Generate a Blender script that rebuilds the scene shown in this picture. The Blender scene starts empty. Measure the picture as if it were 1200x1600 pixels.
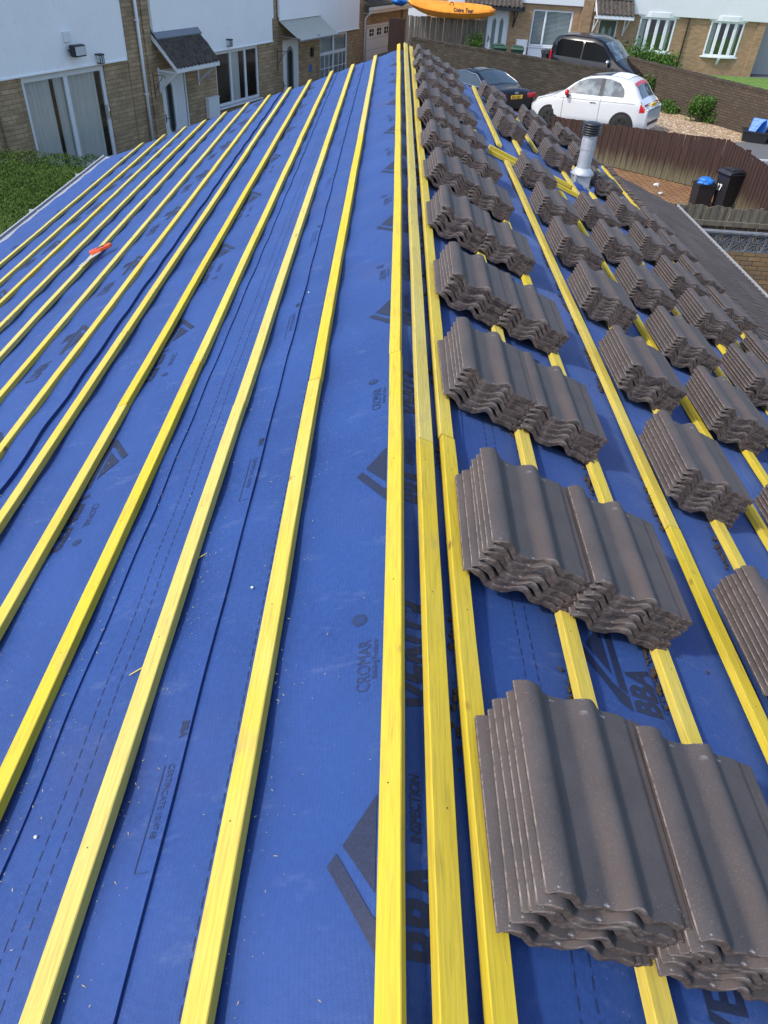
import bpy, bmesh, math, random
from math import sin, cos, pi, radians, tan, atan2, sqrt
from mathutils import Vector, Matrix, noise
random.seed(7)
C = bpy.context.scene.collection
CZ = 5.9                                  # eye height above the lower garden

# ------------------------------------------------------------ camera
cam = bpy.data.objects.new('camera', bpy.data.cameras.new('camera'))
C.objects.link(cam)
Rm = Matrix(((0.99822378, -0.05496827, -0.02297329), (0.01726316, 0.63595225, -0.7715353), (0.05701987, 0.76976829, 0.63577159)))
cam.matrix_world = Matrix.Translation((0, 0, CZ)) @ Rm.to_4x4()
cam.data.sensor_fit = 'VERTICAL'; cam.data.sensor_height = 36; cam.data.lens = 1115/1600*36
cam.data.clip_start = 0.05; cam.data.clip_end = 2000
bpy.context.scene.camera = cam

# ------------------------------------------------------------ world, sun, exposure
SUN_DIR = Vector((-0.62, -0.30, 0.78)).normalized()
w = bpy.data.worlds.new('World'); bpy.context.scene.world = w; w.use_nodes = True
nt = w.node_tree
sky = nt.nodes.new('ShaderNodeTexSky'); sky.sky_type = 'NISHITA'; sky.sun_disc = False
sky.sun_elevation = math.asin(SUN_DIR.z); sky.sun_rotation = atan2(SUN_DIR.x, SUN_DIR.y)
sky.air_density = 1.0; sky.dust_density = 2.0; sky.ozone_density = 1.0
bg = nt.nodes['Background']; nt.links.new(sky.outputs[0], bg.inputs[0]); bg.inputs[1].default_value = 0.15
sl = bpy.data.lights.new('sun', 'SUN'); sl.energy = 1.65; sl.angle = radians(3.5); sl.color = (1, 0.95, 0.87)
so = bpy.data.objects.new('sun', sl); C.objects.link(so)
so.rotation_euler = SUN_DIR.to_track_quat('Z', 'Y').to_euler(); so.location = (-20, -10, 30)
vs = bpy.context.scene.view_settings
vs.view_transform = 'Standard'; vs.look = 'None'; vs.exposure = 1.0; vs.gamma = 1

# ------------------------------------------------------------ node material helper
def mat(name, base=(.5,.5,.5), rough=.7, metal=0, spec=.5, fn=None, coat=0):
    m = bpy.data.materials.new(name); m.use_nodes = True
    t = m.node_tree; b = t.nodes['Principled BSDF']
    b.inputs['Base Color'].default_value = (*base, 1); b.inputs['Roughness'].default_value = rough
    b.inputs['Metallic'].default_value = metal; b.inputs['Specular IOR Level'].default_value = spec
    b.inputs['Coat Weight'].default_value = coat
    if fn: fn(N(t, b))
    return m
class N:
    def __init__(s, t, b): s.t = t; s.b = b
    def new(s, k, **kw):
        n = s.t.nodes.new(k)
        for a, v in kw.items(): setattr(n, a, v)
        return n
    def set(s, n, k, v):
        if v is None: return
        if isinstance(v, (int, float)): n.inputs[k].default_value = v
        elif isinstance(v, tuple): n.inputs[k].default_value = (*v, 1) if len(v) == 3 and n.inputs[k].type == 'RGBA' else v
        else: s.t.links.new(v, n.inputs[k])
    def coord(s, kind='Object', scale=(1,1,1), rot=(0,0,0), loc=(0,0,0)):
        c = s.new('ShaderNodeTexCoord'); mp = s.new('ShaderNodeMapping')
        s.t.links.new(c.outputs[kind], mp.inputs[0])
        mp.inputs['Scale'].default_value = scale; mp.inputs['Rotation'].default_value = rot; mp.inputs['Location'].default_value = loc
        return mp.outputs[0]
    def noise(s, vec, scale=5, detail=4, rough=.6, dist=0, out=0):
        n = s.new('ShaderNodeTexNoise'); s.set(n, 'Vector', vec)
        for k, v in (('Scale', scale), ('Detail', detail), ('Roughness', rough), ('Distortion', dist)): s.set(n, k, v)
        return n.outputs[out]
    def vor(s, vec, scale=5, feature='F1', out='Distance', rnd=1):
        n = s.new('ShaderNodeTexVoronoi', feature=feature); s.set(n, 'Vector', vec); s.set(n, 'Scale', scale); s.set(n, 'Randomness', rnd)
        return n.outputs[out]
    def wave(s, vec, scale=5, dist=1, detail=2, ds=1, direction='X'):
        n = s.new('ShaderNodeTexWave', bands_direction=direction); s.set(n, 'Vector', vec)
        for k, v in (('Scale', scale), ('Distortion', dist), ('Detail', detail), ('Detail Scale', ds)): s.set(n, k, v)
        return n.outputs[1]
    def ramp(s, f, stops):
        n = s.new('ShaderNodeValToRGB'); s.set(n, 'Fac', f); e = n.color_ramp.elements
        while len(e) < len(stops): e.new(.5)
        for i, (p, c) in enumerate(stops):
            e[i].position = p; e[i].color = (c, c, c, 1) if isinstance(c, (int, float)) else (*c, 1)
        return n.outputs[0]
    def mix(s, f, a, b, mode='MIX'):
        n = s.new('ShaderNodeMix', data_type='RGBA', blend_type=mode)
        s.set(n, 0, f); s.set(n, 6, a); s.set(n, 7, b); return n.outputs[2]
    def math(s, op, a, b=None, clamp=False):
        n = s.new('ShaderNodeMath', operation=op); n.use_clamp = clamp; s.set(n, 0, a); s.set(n, 1, b); return n.outputs[0]
    def rnd(s): return s.new('ShaderNodeObjectInfo').outputs['Random']
    def sep(s, vec): n = s.new('ShaderNodeSeparateXYZ'); s.set(n, 0, vec); return n.outputs
    def comb(s, x, y, z): n = s.new('ShaderNodeCombineXYZ'); s.set(n, 0, x); s.set(n, 1, y); s.set(n, 2, z); return n.outputs[0]
    def bump(s, h, st=.3, d=.01):
        n = s.new('ShaderNodeBump'); s.set(n, 'Height', h); s.set(n, 'Strength', st); s.set(n, 'Distance', d)
        s.t.links.new(n.outputs[0], s.b.inputs['Normal'])
    def col(s, c): s.set(s.b, 'Base Color', c)
    def rough(s, c): s.set(s.b, 'Roughness', c)

def f_membrane(n):
    v = n.coord()
    big = n.noise(v, 2.2, 3, .5); fuzz = n.noise(v, 70, 4, .75)
    weave = n.vor(n.coord(scale=(1, 1, 1), rot=(0, 0, .78)), 260, rnd=.15)
    c = n.mix(n.ramp(big, [(.3, 0), (.7, 1)]), (.0078, .036, .158), (.0125, .051, .205))
    c = n.mix(n.ramp(fuzz, [(.35, 0), (.75, .55)]), c, (.025, .076, .26))
    c = n.mix(n.ramp(weave, [(.1, .35), (.5, 0)]), c, (.006, .022, .09))
    dust = n.vor(v, 55, rnd=1); dm = n.noise(v, 1.6, 3, .6)
    d = n.math('MULTIPLY', n.ramp(dust, [(.0, 1), (.075, 0)]), n.ramp(dm, [(.48, 0), (.62, 1)]))
    c = n.mix(d, c, (.55, .6, .7))
    smear = n.noise(n.coord(scale=(2.2, 5, 1), rot=(0, 0, .5)), 2.5, 6, .75)
    c = n.mix(n.ramp(smear, [(.57, 0), (.78, .38)]), c, (.14, .18, .30))
    stain = n.noise(n.coord(loc=(4, 3, 0)), .9, 4, .6)
    c = n.mix(n.ramp(stain, [(.58, 0), (.78, .4)]), c, (.05, .045, .10))
    n.col(c); n.set(n.b, 'Sheen Weight', .22); n.set(n.b, 'Sheen Roughness', .45); n.set(n.b, 'Sheen Tint', (.35, .5, 1.0))
    wr = n.noise(n.coord(scale=(1.2, .9, 1)), 2.6, 2, .5, .3)
    n.bump(n.math('ADD', n.math('MULTIPLY', wr, 7.0), n.math('ADD', n.math('MULTIPLY', weave, .35), n.math('MULTIPLY', fuzz, .4))), .5, .006)
M = {}
M['membrane'] = mat('roof_membrane', rough=.62, spec=.35, fn=f_membrane)
M['print'] = mat('print_ink', (.012, .022, .085), .6, fn=lambda n: n.col(n.mix(n.ramp(n.noise(n.coord(), 160, 3, .8), [(.45, 0), (.75, .5)]), (.006, .011, .036), (.016, .042, .14))))
M['print_faint'] = mat('faint_print_ink', (.02, .045, .19), .6, fn=lambda n: n.col(n.mix(n.ramp(n.noise(n.coord(), 160, 3, .8), [(.4, 0), (.7, .6)]), (.007, .017, .06), (.016, .045, .15))))

def wood(name, c0, c1, c2):
    def f(n):
        v = n.coord('Object', scale=(1, 1, 1)); r = n.rnd()
        off = n.comb(n.math('MULTIPLY', r, 37), n.math('MULTIPLY', r, 91), 0)
        a = n.new('ShaderNodeVectorMath', operation='ADD'); n.set(a, 0, v); n.set(a, 1, off); v = a.outputs[0]
        def sc(vec, s):
            m = n.new('ShaderNodeVectorMath', operation='MULTIPLY'); n.set(m, 0, vec); m.inputs[1].default_value = s; return m.outputs[0]
        grain = n.noise(sc(v, (1, .05, 1)), 130, 5, .65, .6)
        fine = n.noise(sc(v, (1, .02, 1)), 420, 2, .6)
        rings = n.wave(sc(v, (1, .045, 1)), 26, 5, 3, 1.2)
        patch = n.noise(sc(v, (1, .35, 1)), 5.0, 4, .65)
        c = n.mix(n.ramp(patch, [(.36, 0), (.62, 1)]), c0, c1)
        c = n.mix(n.ramp(r, [(0, 0), (1, .45)]), c, c2)
        c = n.mix(n.ramp(grain, [(.47, 0), (.70, .75)]), c, tuple(x*.60 for x in c1[:2]) + (c1[2]*.6,))
        c = n.mix(n.ramp(rings, [(.0, .30), (.25, 0)]), c, (.42, .28, .06))
        c = n.mix(n.ramp(fine, [(.62, 0), (.8, .4)]), c, (.30, .20, .05))
        kn = n.vor(sc(v, (1, .6, 1)), 5.2); kt = n.math('LESS_THAN', kn, .055)
        c = n.mix(n.ramp(kn, [(.0, .9), (.03, .8), (.075, 0)]), c, (.20, .10, .03))
        mk = n.noise(sc(v, (1, .4, 1)), 9, 5, .7)
        c = n.mix(n.ramp(mk, [(.60, 0), (.74, .6)]), c, (.30, .22, .11))
        n.col(c); n.rough(.75)
        n.bump(n.math('ADD', grain, n.math('MULTIPLY', fine, .5)), .35, .0015)
    return mat(name, rough=.75, spec=.3, fn=f)
M['wood'] = wood('treated_batten', (.57, .44, .042), (.59, .48, .10), (.52, .39, .085))
M['nail'] = mat('nail_head', (.10, .075, .05), .6, .4)
M['wood2'] = wood('bright_batten', (.58, .445, .02), (.57, .44, .05), (.55, .41, .035))
M['wood3'] = wood('pale_batten', (.55, .46, .11), (.55, .465, .14), (.51, .41, .10))

def f_tile(n):
    v = n.coord(); r = n.rnd(); x = n.sep(v)
    nz = n.noise(v, 7, 4, .6); sp = n.noise(v, 240, 2, .7)
    c = n.mix(n.ramp(nz, [(.3, 0), (.7, 1)]), (.053, .048, .049), (.084, .076, .076))
    # rolls wear to brown
    st = n.math('SINE', n.math('MULTIPLY', n.math('ADD', x[0], .055), 2*pi/.165))
    br = n.math('MULTIPLY', n.ramp(st, [(.55, 0), (.95, 1)]), n.ramp(n.noise(n.coord(scale=(1, .3, 1)), 5, 3, .6), [(.35, .1), (.65, .75)]))
    c = n.mix(n.math('MULTIPLY', br, .75), c, (.105, .073, .059))
    c = n.mix(n.ramp(r, [(0, 0), (1, .35)]), c, (.055, .05, .052))
    c = n.mix(n.ramp(sp, [(.56, 0), (.72, .6)]), c, (.125, .115, .11))
    pit = n.vor(v, 32); c = n.mix(n.ramp(pit, [(0, .9), (.045, 0)]), c, (.02, .018, .018))
    sc = n.noise(n.coord(scale=(1, 1.6, 1)), 16, 5, .75)
    ed = n.math('ABSOLUTE', x[1])
    m = n.math('MULTIPLY', n.ramp(sc, [(.60, 0), (.66, 1)]), n.ramp(ed, [(.185, 0), (.225, 1)]))
    c = n.mix(n.math('MULTIPLY', m, .75), c, (.42, .42, .44))
    n.col(c); n.rough(n.ramp(nz, [(.2, .62), (.8, .82)]))
    n.bump(n.math('ADD', sp, n.math('MULTIPLY', pit, .5)), .25, .0015)
M['tile'] = mat('concrete_tile', rough=.5, spec=.3, fn=f_tile)
def f_tedge(n):
    v = n.coord(); a = n.noise(v, 55, 5, .75); b = n.noise(v, 14, 3, .6)
    c = n.mix(n.ramp(a, [(.35, 0), (.65, 1)]), (.052, .038, .036), (.135, .108, .100))
    c = n.mix(n.ramp(b, [(.52, 0), (.72, .55)]), c, (.25, .22, .21))
    n.col(c); n.bump(n.math('ADD', a, n.noise(v, 150, 3, .7)), .8, .004)
M['tile_edge'] = mat('broken_concrete_edge', rough=.95, spec=.2, fn=f_tedge)
M['tile_rim'] = mat('worn_tile_rim', rough=.9, spec=.2, fn=lambda n: n.col(n.mix(n.ramp(n.noise(n.coord(), 40, 4, .7), [(.35, 0), (.65, 1)]), (.085, .07, .066), (.24, .195, .18))))
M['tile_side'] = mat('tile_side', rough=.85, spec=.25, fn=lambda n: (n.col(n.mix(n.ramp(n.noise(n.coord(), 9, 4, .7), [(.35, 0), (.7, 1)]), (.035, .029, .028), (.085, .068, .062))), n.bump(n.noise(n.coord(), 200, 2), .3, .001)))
def f_oldtile(n):
    v = n.coord(); a = n.noise(v, 3, 5, .7); b = n.noise(v, 40, 3, .7)
    c = n.mix(n.ramp(a, [(.35, 0), (.7, 1)]), (.050, .041, .040), (.085, .071, .067)); c = n.mix(n.ramp(b, [(.6, 0), (.8, .25)]), c, (.14, .13, .12))
    n.col(c); n.bump(b, .4, .003)
M['old_tile'] = mat('old_brown_tile', rough=.8, fn=f_oldtile)

def brickm(name, c1, c2, mortar, bw, bh, dirt=(.05,.045,.035), da=.5, msize=.008, moss=None):
    def f(n):
        x = n.sep(n.coord()); u = n.math('ADD', x[0], x[1]); vec = n.comb(u, x[2], 0)
        b = n.new('ShaderNodeTexBrick'); n.set(b, 'Vector', vec); n.set(b, 'Color1', c1); n.set(b, 'Color2', c2); n.set(b, 'Mortar', mortar)
        n.set(b, 'Scale', 1.0); n.set(b, 'Mortar Size', msize); n.set(b, 'Mortar Smooth', .2); n.set(b, 'Brick Width', bw); n.set(b, 'Row Height', bh); n.set(b, 'Bias', 0.0)
        big = n.noise(n.coord(), .8, 5, .65); fine = n.noise(n.coord(), 25, 4, .7)
        tint = n.noise(n.coord(scale=(1/bw*.7, 1/bw*.7, 1/bh)), 1.0, 0)
        c = n.mix(n.ramp(tint, [(.35, 0), (.65, .55)]), b.outputs[0], tuple(k*.62 for k in c1))
        c = n.mix(n.ramp(big, [(.42, 0), (.75, da)]), c, dirt)
        c = n.mix(n.ramp(fine, [(.55, 0), (.8, .35)]), c, tuple(min(1, k*1.5) for k in c2))
        if moss:
            mm = n.noise(n.coord(), 1.7, 5, .7); c = n.mix(n.ramp(mm, [(.5, 0), (.7, .6)]), c, moss)
        n.col(c); n.bump(n.math('SUBTRACT', n.math('MULTIPLY', fine, .4), b.outputs[1]), .6, .012)
    return mat(name, rough=.9, spec=.2, fn=f)
M['brick_left'] = brickm('reconstituted_stone', (.42, .30, .18), (.50, .365, .225), (.23, .185, .13), .32, .125, da=.45, msize=.01)
M['brick_right'] = brickm('buff_brick', (.44, .28, .155), (.36, .225, .12), (.30, .26, .21), .24, .085, da=.3)
M['brick_wall'] = brickm('dark_weathered_block', (.048, .041, .033), (.075, .062, .049), (.036, .032, .027), .24, .085, dirt=(.03, .027, .023), da=.7, moss=(.070, .063, .046))
M['brick_wall2'] = brickm('rough_brown_brick', (.115, .085, .062), (.065, .052, .041), (.040, .035, .029), .19, .085, dirt=(.05, .042, .033), da=.6, msize=.014)
M['brick_garden'] = brickm('mossy_buff_brick', (.29, .19, .10), (.16, .12, .08), (.045, .04, .032), .26, .09, dirt=(.07, .07, .045), da=.7, moss=(.10, .10, .055))
def streaks(base, dark, sc=(6, 6, .5), amt=.4, lo=.55):
    def f(n):
        s = n.noise(n.coord(scale=sc), 2.2, 6, .75); fl = n.noise(n.coord(scale=(1, 1, .45)), 7, 5, .8); g = n.noise(n.coord(), .7, 3, .6)
        c = n.mix(n.ramp(s, [(lo, 0), (.85, amt)]), base, dark); c = n.mix(n.ramp(fl, [(.62, 0), (.70, amt*1.2)]), c, dark)
        c = n.mix(n.ramp(g, [(.4, 0), (.75, .25)]), c, tuple(k*.8 for k in base))
        n.col(c); n.bump(fl, .3, .01)
    return f
M['render_left'] = mat('flaking_white_render', rough=.85, fn=streaks((.88, .90, .92), (.46, .49, .55), sc=(4, 4, 1.6), amt=.45, lo=.55))
M['render_right'] = mat('pale_render', rough=.85, fn=streaks((.70, .72, .75), (.45, .48, .5), amt=.3))
M['white'] = mat('white_plastic', rough=.35, fn=streaks((.72, .75, .79), (.6, .6, .6), amt=.15))
M['grey_render'] = mat('grey_render', rough=.9, fn=streaks((.30, .31, .32), (.16, .16, .16), amt=.6))
def f_glass(n):
    t = n.t; out = t.nodes['Material Output']; tr = n.new('ShaderNodeBsdfTransparent'); gl = n.new('ShaderNodeBsdfGlossy'); gl.inputs['Roughness'].default_value = .02
    tr.inputs[0].default_value = (.92, .95, .95, 1)
    mx = n.new('ShaderNodeMixShader'); lw = n.new('ShaderNodeLayerWeight'); lw.inputs[0].default_value = .35
    f = n.math('ADD', n.math('MULTIPLY', lw.outputs[0], .5), .12)
    t.links.new(f, mx.inputs[0]); t.links.new(tr.outputs[0], mx.inputs[1]); t.links.new(gl.outputs[0], mx.inputs[2]); t.links.new(mx.outputs[0], out.inputs[0])
M['glass'] = mat('window_glass', fn=f_glass)
M['curtain'] = mat('curtain_cloth', (.42, .43, .42), .9, fn=lambda n: n.col(n.mix(n.noise(n.coord(scale=(9, 9, .2)), 2, 3), (.60, .60, .59), (.88, .88, .86))))
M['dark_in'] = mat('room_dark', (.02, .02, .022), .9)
M['metal'] = mat('galvanised_steel', (.62, .66, .72), .5, .55, fn=lambda n: (n.col(n.mix(n.ramp(n.noise(n.coord(), 9, 5, .7), [(.3, 0), (.7, 1)]), (.36, .39, .44), (.56, .59, .64))), n.rough(n.ramp(n.noise(n.coord(), 14, 4), [(.3, .48), (.7, .65)]))))
M['black'] = mat('black_plastic', (.018, .018, .022), .45, fn=lambda n: n.col(n.mix(n.ramp(n.noise(n.coord(), 12, 4, .7), [(.5, 0), (.8, .6)]), (.016, .017, .022), (.05, .05, .055))))
M['rubber'] = mat('rubber', (.015, .015, .016), .85)
M['carblack'] = mat('black_car_paint', (.003, .004, .008), .2, spec=.35, coat=.25)
M['carwhite'] = mat('white_car_paint', (.60, .62, .65), .25, coat=.8)
M['carglass'] = mat('car_glass', (.02, .035, .05), .04, spec=.9)
M['carglass_pale'] = mat('clear_car_glass', (.10, .15, .19), .05, spec=.9, fn=lambda n: n.col(n.mix(n.ramp(n.noise(n.coord(), 3.2, 4, .6), [(.42, 0), (.62, 1)]), (.02, .035, .05), (.15, .19, .21))))
M['carglass_dark'] = mat('tinted_car_glass', (.002, .0025, .003), .25, spec=.12)
M['chrome'] = mat('chrome', (.85, .87, .9), .12, 1)
M['red'] = mat('red_lens', (.55, .012, .02), .2)
M['yellow_plate'] = mat('yellow_number_plate', (.85, .50, .02), .4)
M['lamp'] = mat('lamp_lens', (.55, .58, .6), .1)
M['orange'] = mat('orange_polyethylene', (.80, .27, .015), .42, fn=lambda n: n.col(n.mix(n.ramp(n.noise(n.coord(), 2.5, 4, .6), [(.3, 0), (.7, 1)]), (.74, .23, .015), (.86, .34, .03))))
M['blue_plastic'] = mat('blue_plastic', (.02, .16, .55), .4, fn=lambda n: n.bump(n.noise(n.coord(), 9, 4), .6, .03))
M['green_plastic'] = mat('green_plastic', (.025, .07, .045), .5)
M['saw_orange'] = mat('saw_orange', (.80, .10, .025), .4)
M['crumbs_and_rib_shade'] = mat('dark_crumbs_and_painted_rib_shade', (.03, .022, .018), .95, fn=lambda n: n.col(n.mix(n.noise(n.coord(), 60, 3), (.012, .010, .008), (.07, .045, .03))))
def f_fence(base, lo, mossy=None):
    def f(n):
        v = n.coord(scale=(5, 5, .6)); s = n.noise(v, 2.4, 6, .7); z = n.sep(n.coord())[2]; fl = n.noise(n.coord(), 5, 4, .7)
        c = n.mix(n.ramp(s, [(.3, 0), (.7, 1)]), lo, base)
        c = n.mix(n.ramp(n.noise(n.coord(scale=(9, 9, 1)), 3, 5, .8), [(.62, 0), (.7, .5)]), c, tuple(min(1, k*2.6) for k in base))
        if mossy:
            h = n.math('ADD', z, n.math('MULTIPLY', n.math('SUBTRACT', n.noise(n.coord(scale=(7, 7, .5)), 2, 5, .7), .5), 1.2))
            c = n.mix(n.ramp(h, [(.10, .85), (.55, 0)]), c, mossy)
        n.col(c); n.bump(s, .5, .01)
    return f
M['fence_brown'] = mat('brown_stained_boards', rough=.85, fn=f_fence((.052, .023, .017), (.020, .010, .008), (.13, .12, .07)))
M['fence_grey'] = mat('weathered_grey_boards', rough=.9, fn=f_fence((.17, .155, .12), (.055, .05, .038)))
M['fence_tan'] = mat('weathered_tan_boards', rough=.9, fn=f_fence((.20, .17, .135), (.08, .068, .055)))
M['screen_block'] = mat('grey_concrete_block', rough=.9, fn=lambda n: n.col(n.mix(n.ramp(n.noise(n.coord(), 6, 5, .7), [(.3, 0), (.7, 1)]), (.06, .068, .08), (.17, .185, .21))))
M['asphalt'] = mat('asphalt', rough=.95, fn=lambda n: (n.col(n.mix(n.ramp(n.noise(n.coord(), 30, 5, .8), [(.35, 0), (.7, 1)]), (.055, .057, .062), (.19, .19, .19))), n.bump(n.noise(n.coord(), 60, 3), .5, .01)))
def f_gravel(n):
    v = n.coord(); cc = n.vor(v, 16, out='Color'); d = n.vor(v, 16); s = n.sep(cc)
    c = n.mix(s[0], (.34, .22, .11), (.66, .48, .29)); c = n.mix(n.ramp(d, [(.35, 0), (.62, .85)]), c, (.13, .08, .045))
    c = n.mix(n.ramp(s[1], [(.8, 0), (.9, .7)]), c, (.75, .66, .54))
    n.col(c); n.bump(n.math('SUBTRACT', 1.0, d), 1, .03)
M['gravel'] = mat('tan_gravel', rough=.9, fn=f_gravel)
M['kerb'] = mat('pale_kerb', rough=.9, fn=streaks((.42, .43, .44), (.2, .2, .2), sc=(3, 3, 3), amt=.6))
M['paving'] = brickm('block_paving', (.34, .15, .06), (.25, .12, .055), (.13, .09, .05), .22, .11, dirt=(.20, .15, .06), da=.6)
def f_paving(n):
    b = n.new('ShaderNodeTexBrick'); n.set(b, 'Vector', n.coord(rot=(0, 0, .75)))
    for k, v in (('Color1', (.30, .14, .06)), ('Color2', (.20, .09, .04)), ('Mortar', (.045, .03, .018)), ('Scale', 1.0), ('Mortar Size', .02), ('Brick Width', .30), ('Row Height', .15)): n.set(b, k, v)
    c = n.mix(n.ramp(n.noise(n.coord(), 1.5, 5, .7), [(.45, 0), (.75, .5)]), b.outputs[0], (.20, .16, .05)); n.col(c); n.bump(b.outputs[1], -.5, .01)
M['paving'] = mat('block_paving', rough=.9, fn=f_paving)
M['ground'] = mat('garden_ground', rough=.95, fn=lambda n: n.col(n.mix(n.ramp(n.noise(n.coord(), .5, 6, .7), [(.35, 0), (.65, 1)]), (.05, .075, .025), (.13, .11, .07))))
M['grass'] = mat('grass', rough=.9, fn=lambda n: n.col(n.mix(n.ramp(n.noise(n.coord(), 5, 6, .8), [(.3, 0), (.7, 1)]), (.07, .15, .02), (.14, .24, .045))))
def leafm(name, a, b, c_, sp=.15):
    def f(n):
        c = n.mix(n.ramp(n.noise(n.coord(), 2.3, 4, .6), [(.3, 0), (.7, 1)]), a, b)
        c = n.mix(n.ramp(n.noise(n.coord(), 23, 2, .6), [(.5, 0), (.75, .7)]), c, c_); n.col(c)
    return mat(name, rough=.85, spec=sp, fn=f)
M['conifer'] = leafm('conifer_green', (.036, .072, .013), (.062, .110, .020), (.115, .165, .036))
M['twig'] = leafm('dead_twig', (.05, .035, .028), (.09, .065, .05), (.13, .10, .08))
M['leaf'] = leafm('leaf_green', (.035, .09, .015), (.07, .15, .025), (.12, .22, .05))
M['bark'] = mat('bark', (.08, .06, .045), .95)
M['gutter'] = mat('pale_gutter', rough=.6, fn=streaks((.34, .35, .37), (.17, .17, .17), sc=(3, .6, 3), amt=.7))
M['dark_roof'] = mat('dark_mossy_tiles', rough=.9, fn=lambda n: (n.col(n.mix(n.ramp(n.noise(n.coord(), 9, 5, .8), [(.35, 0), (.68, 1)]), (.014, .012, .011), (.12, .10, .085))), n.bump(n.noise(n.coord(), 30, 4), .6, .01)))
M['lead'] = mat('lead_flashing', rough=.55, fn=streaks((.20, .22, .26), (.4, .42, .45), amt=.5))
M['canopy_pvc'] = mat('cloudy_corrugated_sheet', rough=.35, fn=streaks((.46, .46, .40), (.24, .23, .18), sc=(1, 6, 1), amt=.6))
M['green_door'] = mat('green_grey_door', (.055, .07, .055), .5)
M['grey_green'] = mat('leaded_glass_surround', (.16, .21, .20), .3)
M['blind'] = mat('white_blind', (.62, .67, .66), .6)

# ------------------------------------------------------------ mesh builder
class MB:
    def __init__(s): s.v = []; s.f = []; s.m = []; s.sm = []
    def add(s, vs, fs, mi=0, smooth=False):
        o = len(s.v); s.v += [tuple(v) for v in vs]
        for f in fs: s.f.append(tuple(i+o for i in f)); s.m.append(mi); s.sm.append(smooth)
        return s
    def box(s, x0, x1, y0, y1, z0, z1, mi=0, mx=None):
        vs = [Vector(p) for p in ((x0,y0,z0),(x1,y0,z0),(x1,y1,z0),(x0,y1,z0),(x0,y0,z1),(x1,y0,z1),(x1,y1,z1),(x0,y1,z1))]
        if mx: vs = [mx @ v for v in vs]
        return s.add(vs, [(0,3,2,1),(4,5,6,7),(0,1,5,4),(1,2,6,5),(2,3,7,6),(3,0,4,7)], mi)
    def lathe(s, prof, cx=0, cy=0, n=24, mi=0, mx=None, smooth=True, cap=True):
        vs = []
        for r, z in prof:
            for i in range(n):
                a = 2*pi*i/n; p = Vector((cx+r*cos(a), cy+r*sin(a), z)); vs.append(mx @ p if mx else p)
        fs = [(j*n+i, j*n+(i+1) % n, (j+1)*n+(i+1) % n, (j+1)*n+i) for j in range(len(prof)-1) for i in range(n)]
        s.add(vs, fs, mi, smooth)
        if cap: s.add(vs[:n], [tuple(range(n))[::-1]], mi); s.add(vs[-n:], [tuple(range(n))], mi)
        return s
    def tube(s, pts, r, n=8, mi=0, smooth=True):
        pts = [Vector(p) for p in pts]; vs = []
        for i, p in enumerate(pts):
            d = (pts[min(i+1, len(pts)-1)] - pts[max(i-1, 0)]).normalized()
            a = d.orthogonal().normalized() if i == 0 else (a - d*a.dot(d)).normalized()
            b = d.cross(a); rr = r[i] if isinstance(r, (list, tuple)) else r
            vs += [p + a*rr*cos(2*pi*k/n) + b*rr*sin(2*pi*k/n) for k in range(n)]
        fs = [(j*n+i, j*n+(i+1) % n, (j+1)*n+(i+1) % n, (j+1)*n+i) for j in range(len(pts)-1) for i in range(n)]
        s.add(vs, fs + [tuple(range(n))[::-1], tuple(range(len(vs)-n, len(vs)))], mi, smooth); return s
    def prism(s, poly, h0, h1, axis='z', mi=0, mx=None):
        def P(a, b, h): return Vector({'z': (a, b, h), 'y': (a, h, b), 'x': (h, a, b)}[axis])
        n = len(poly); vs = [P(a, b, h0) for a, b in poly] + [P(a, b, h1) for a, b in poly]
        if mx: vs = [mx @ v for v in vs]
        return s.add(vs, [tuple(range(n))[::-1], tuple(range(n, 2*n))] + [(i, (i+1) % n, n+(i+1) % n, n+i) for i in range(n)], mi)
    def grid(s, rows, mi=0, smooth=True, close=False):
        n = len(rows[0]); vs = [p for r in rows for p in r]
        fs = [(j*n+i, j*n+(i+1) % n, (j+1)*n+(i+1) % n, (j+1)*n+i) for j in range(len(rows)-1) for i in range(n if close else n-1)]
        return s.add(vs, fs, mi, smooth)
    def mesh(s, name, mats):
        me = bpy.data.meshes.new(name); me.from_pydata(s.v, [], s.f)
        for m in (mats if isinstance(mats, (list, tuple)) else [mats]): me.materials.append(m)
        me.polygons.foreach_set('material_index', s.m); me.polygons.foreach_set('use_smooth', s.sm); me.update(); return me
    def build(s, name, mats, parent=None, bevel=0, loc=None, rot=None, fix=False):
        me = s.mesh(name, mats)
        if fix:
            bm = bmesh.new(); bm.from_mesh(me); bmesh.ops.remove_doubles(bm, verts=bm.verts, dist=1e-5); bmesh.ops.recalc_face_normals(bm, faces=bm.faces); bm.to_mesh(me); bm.free()
        o = bpy.data.objects.new(name, me); C.objects.link(o)
        if parent: o.parent = parent
        if loc: o.location = loc
        if rot: o.rotation_euler = rot
        if bevel:
            b = o.modifiers.new('bevel', 'BEVEL'); b.width = bevel; b.segments = 2; b.limit_method = 'ANGLE'
        return o
def tag(o, label=None, cat=None, group=None, kind=None):
    for k, v in (('label', label), ('category', cat), ('group', group), ('kind', kind or 'thing')):
        if v: o[k] = v
    return o
def empty(name, loc=(0,0,0), rz=0, rot=None):
    o = bpy.data.objects.new(name, None); C.objects.link(o); o.location = loc; o.rotation_euler = rot or (0, 0, rz); o.empty_display_size = .2; return o
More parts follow.
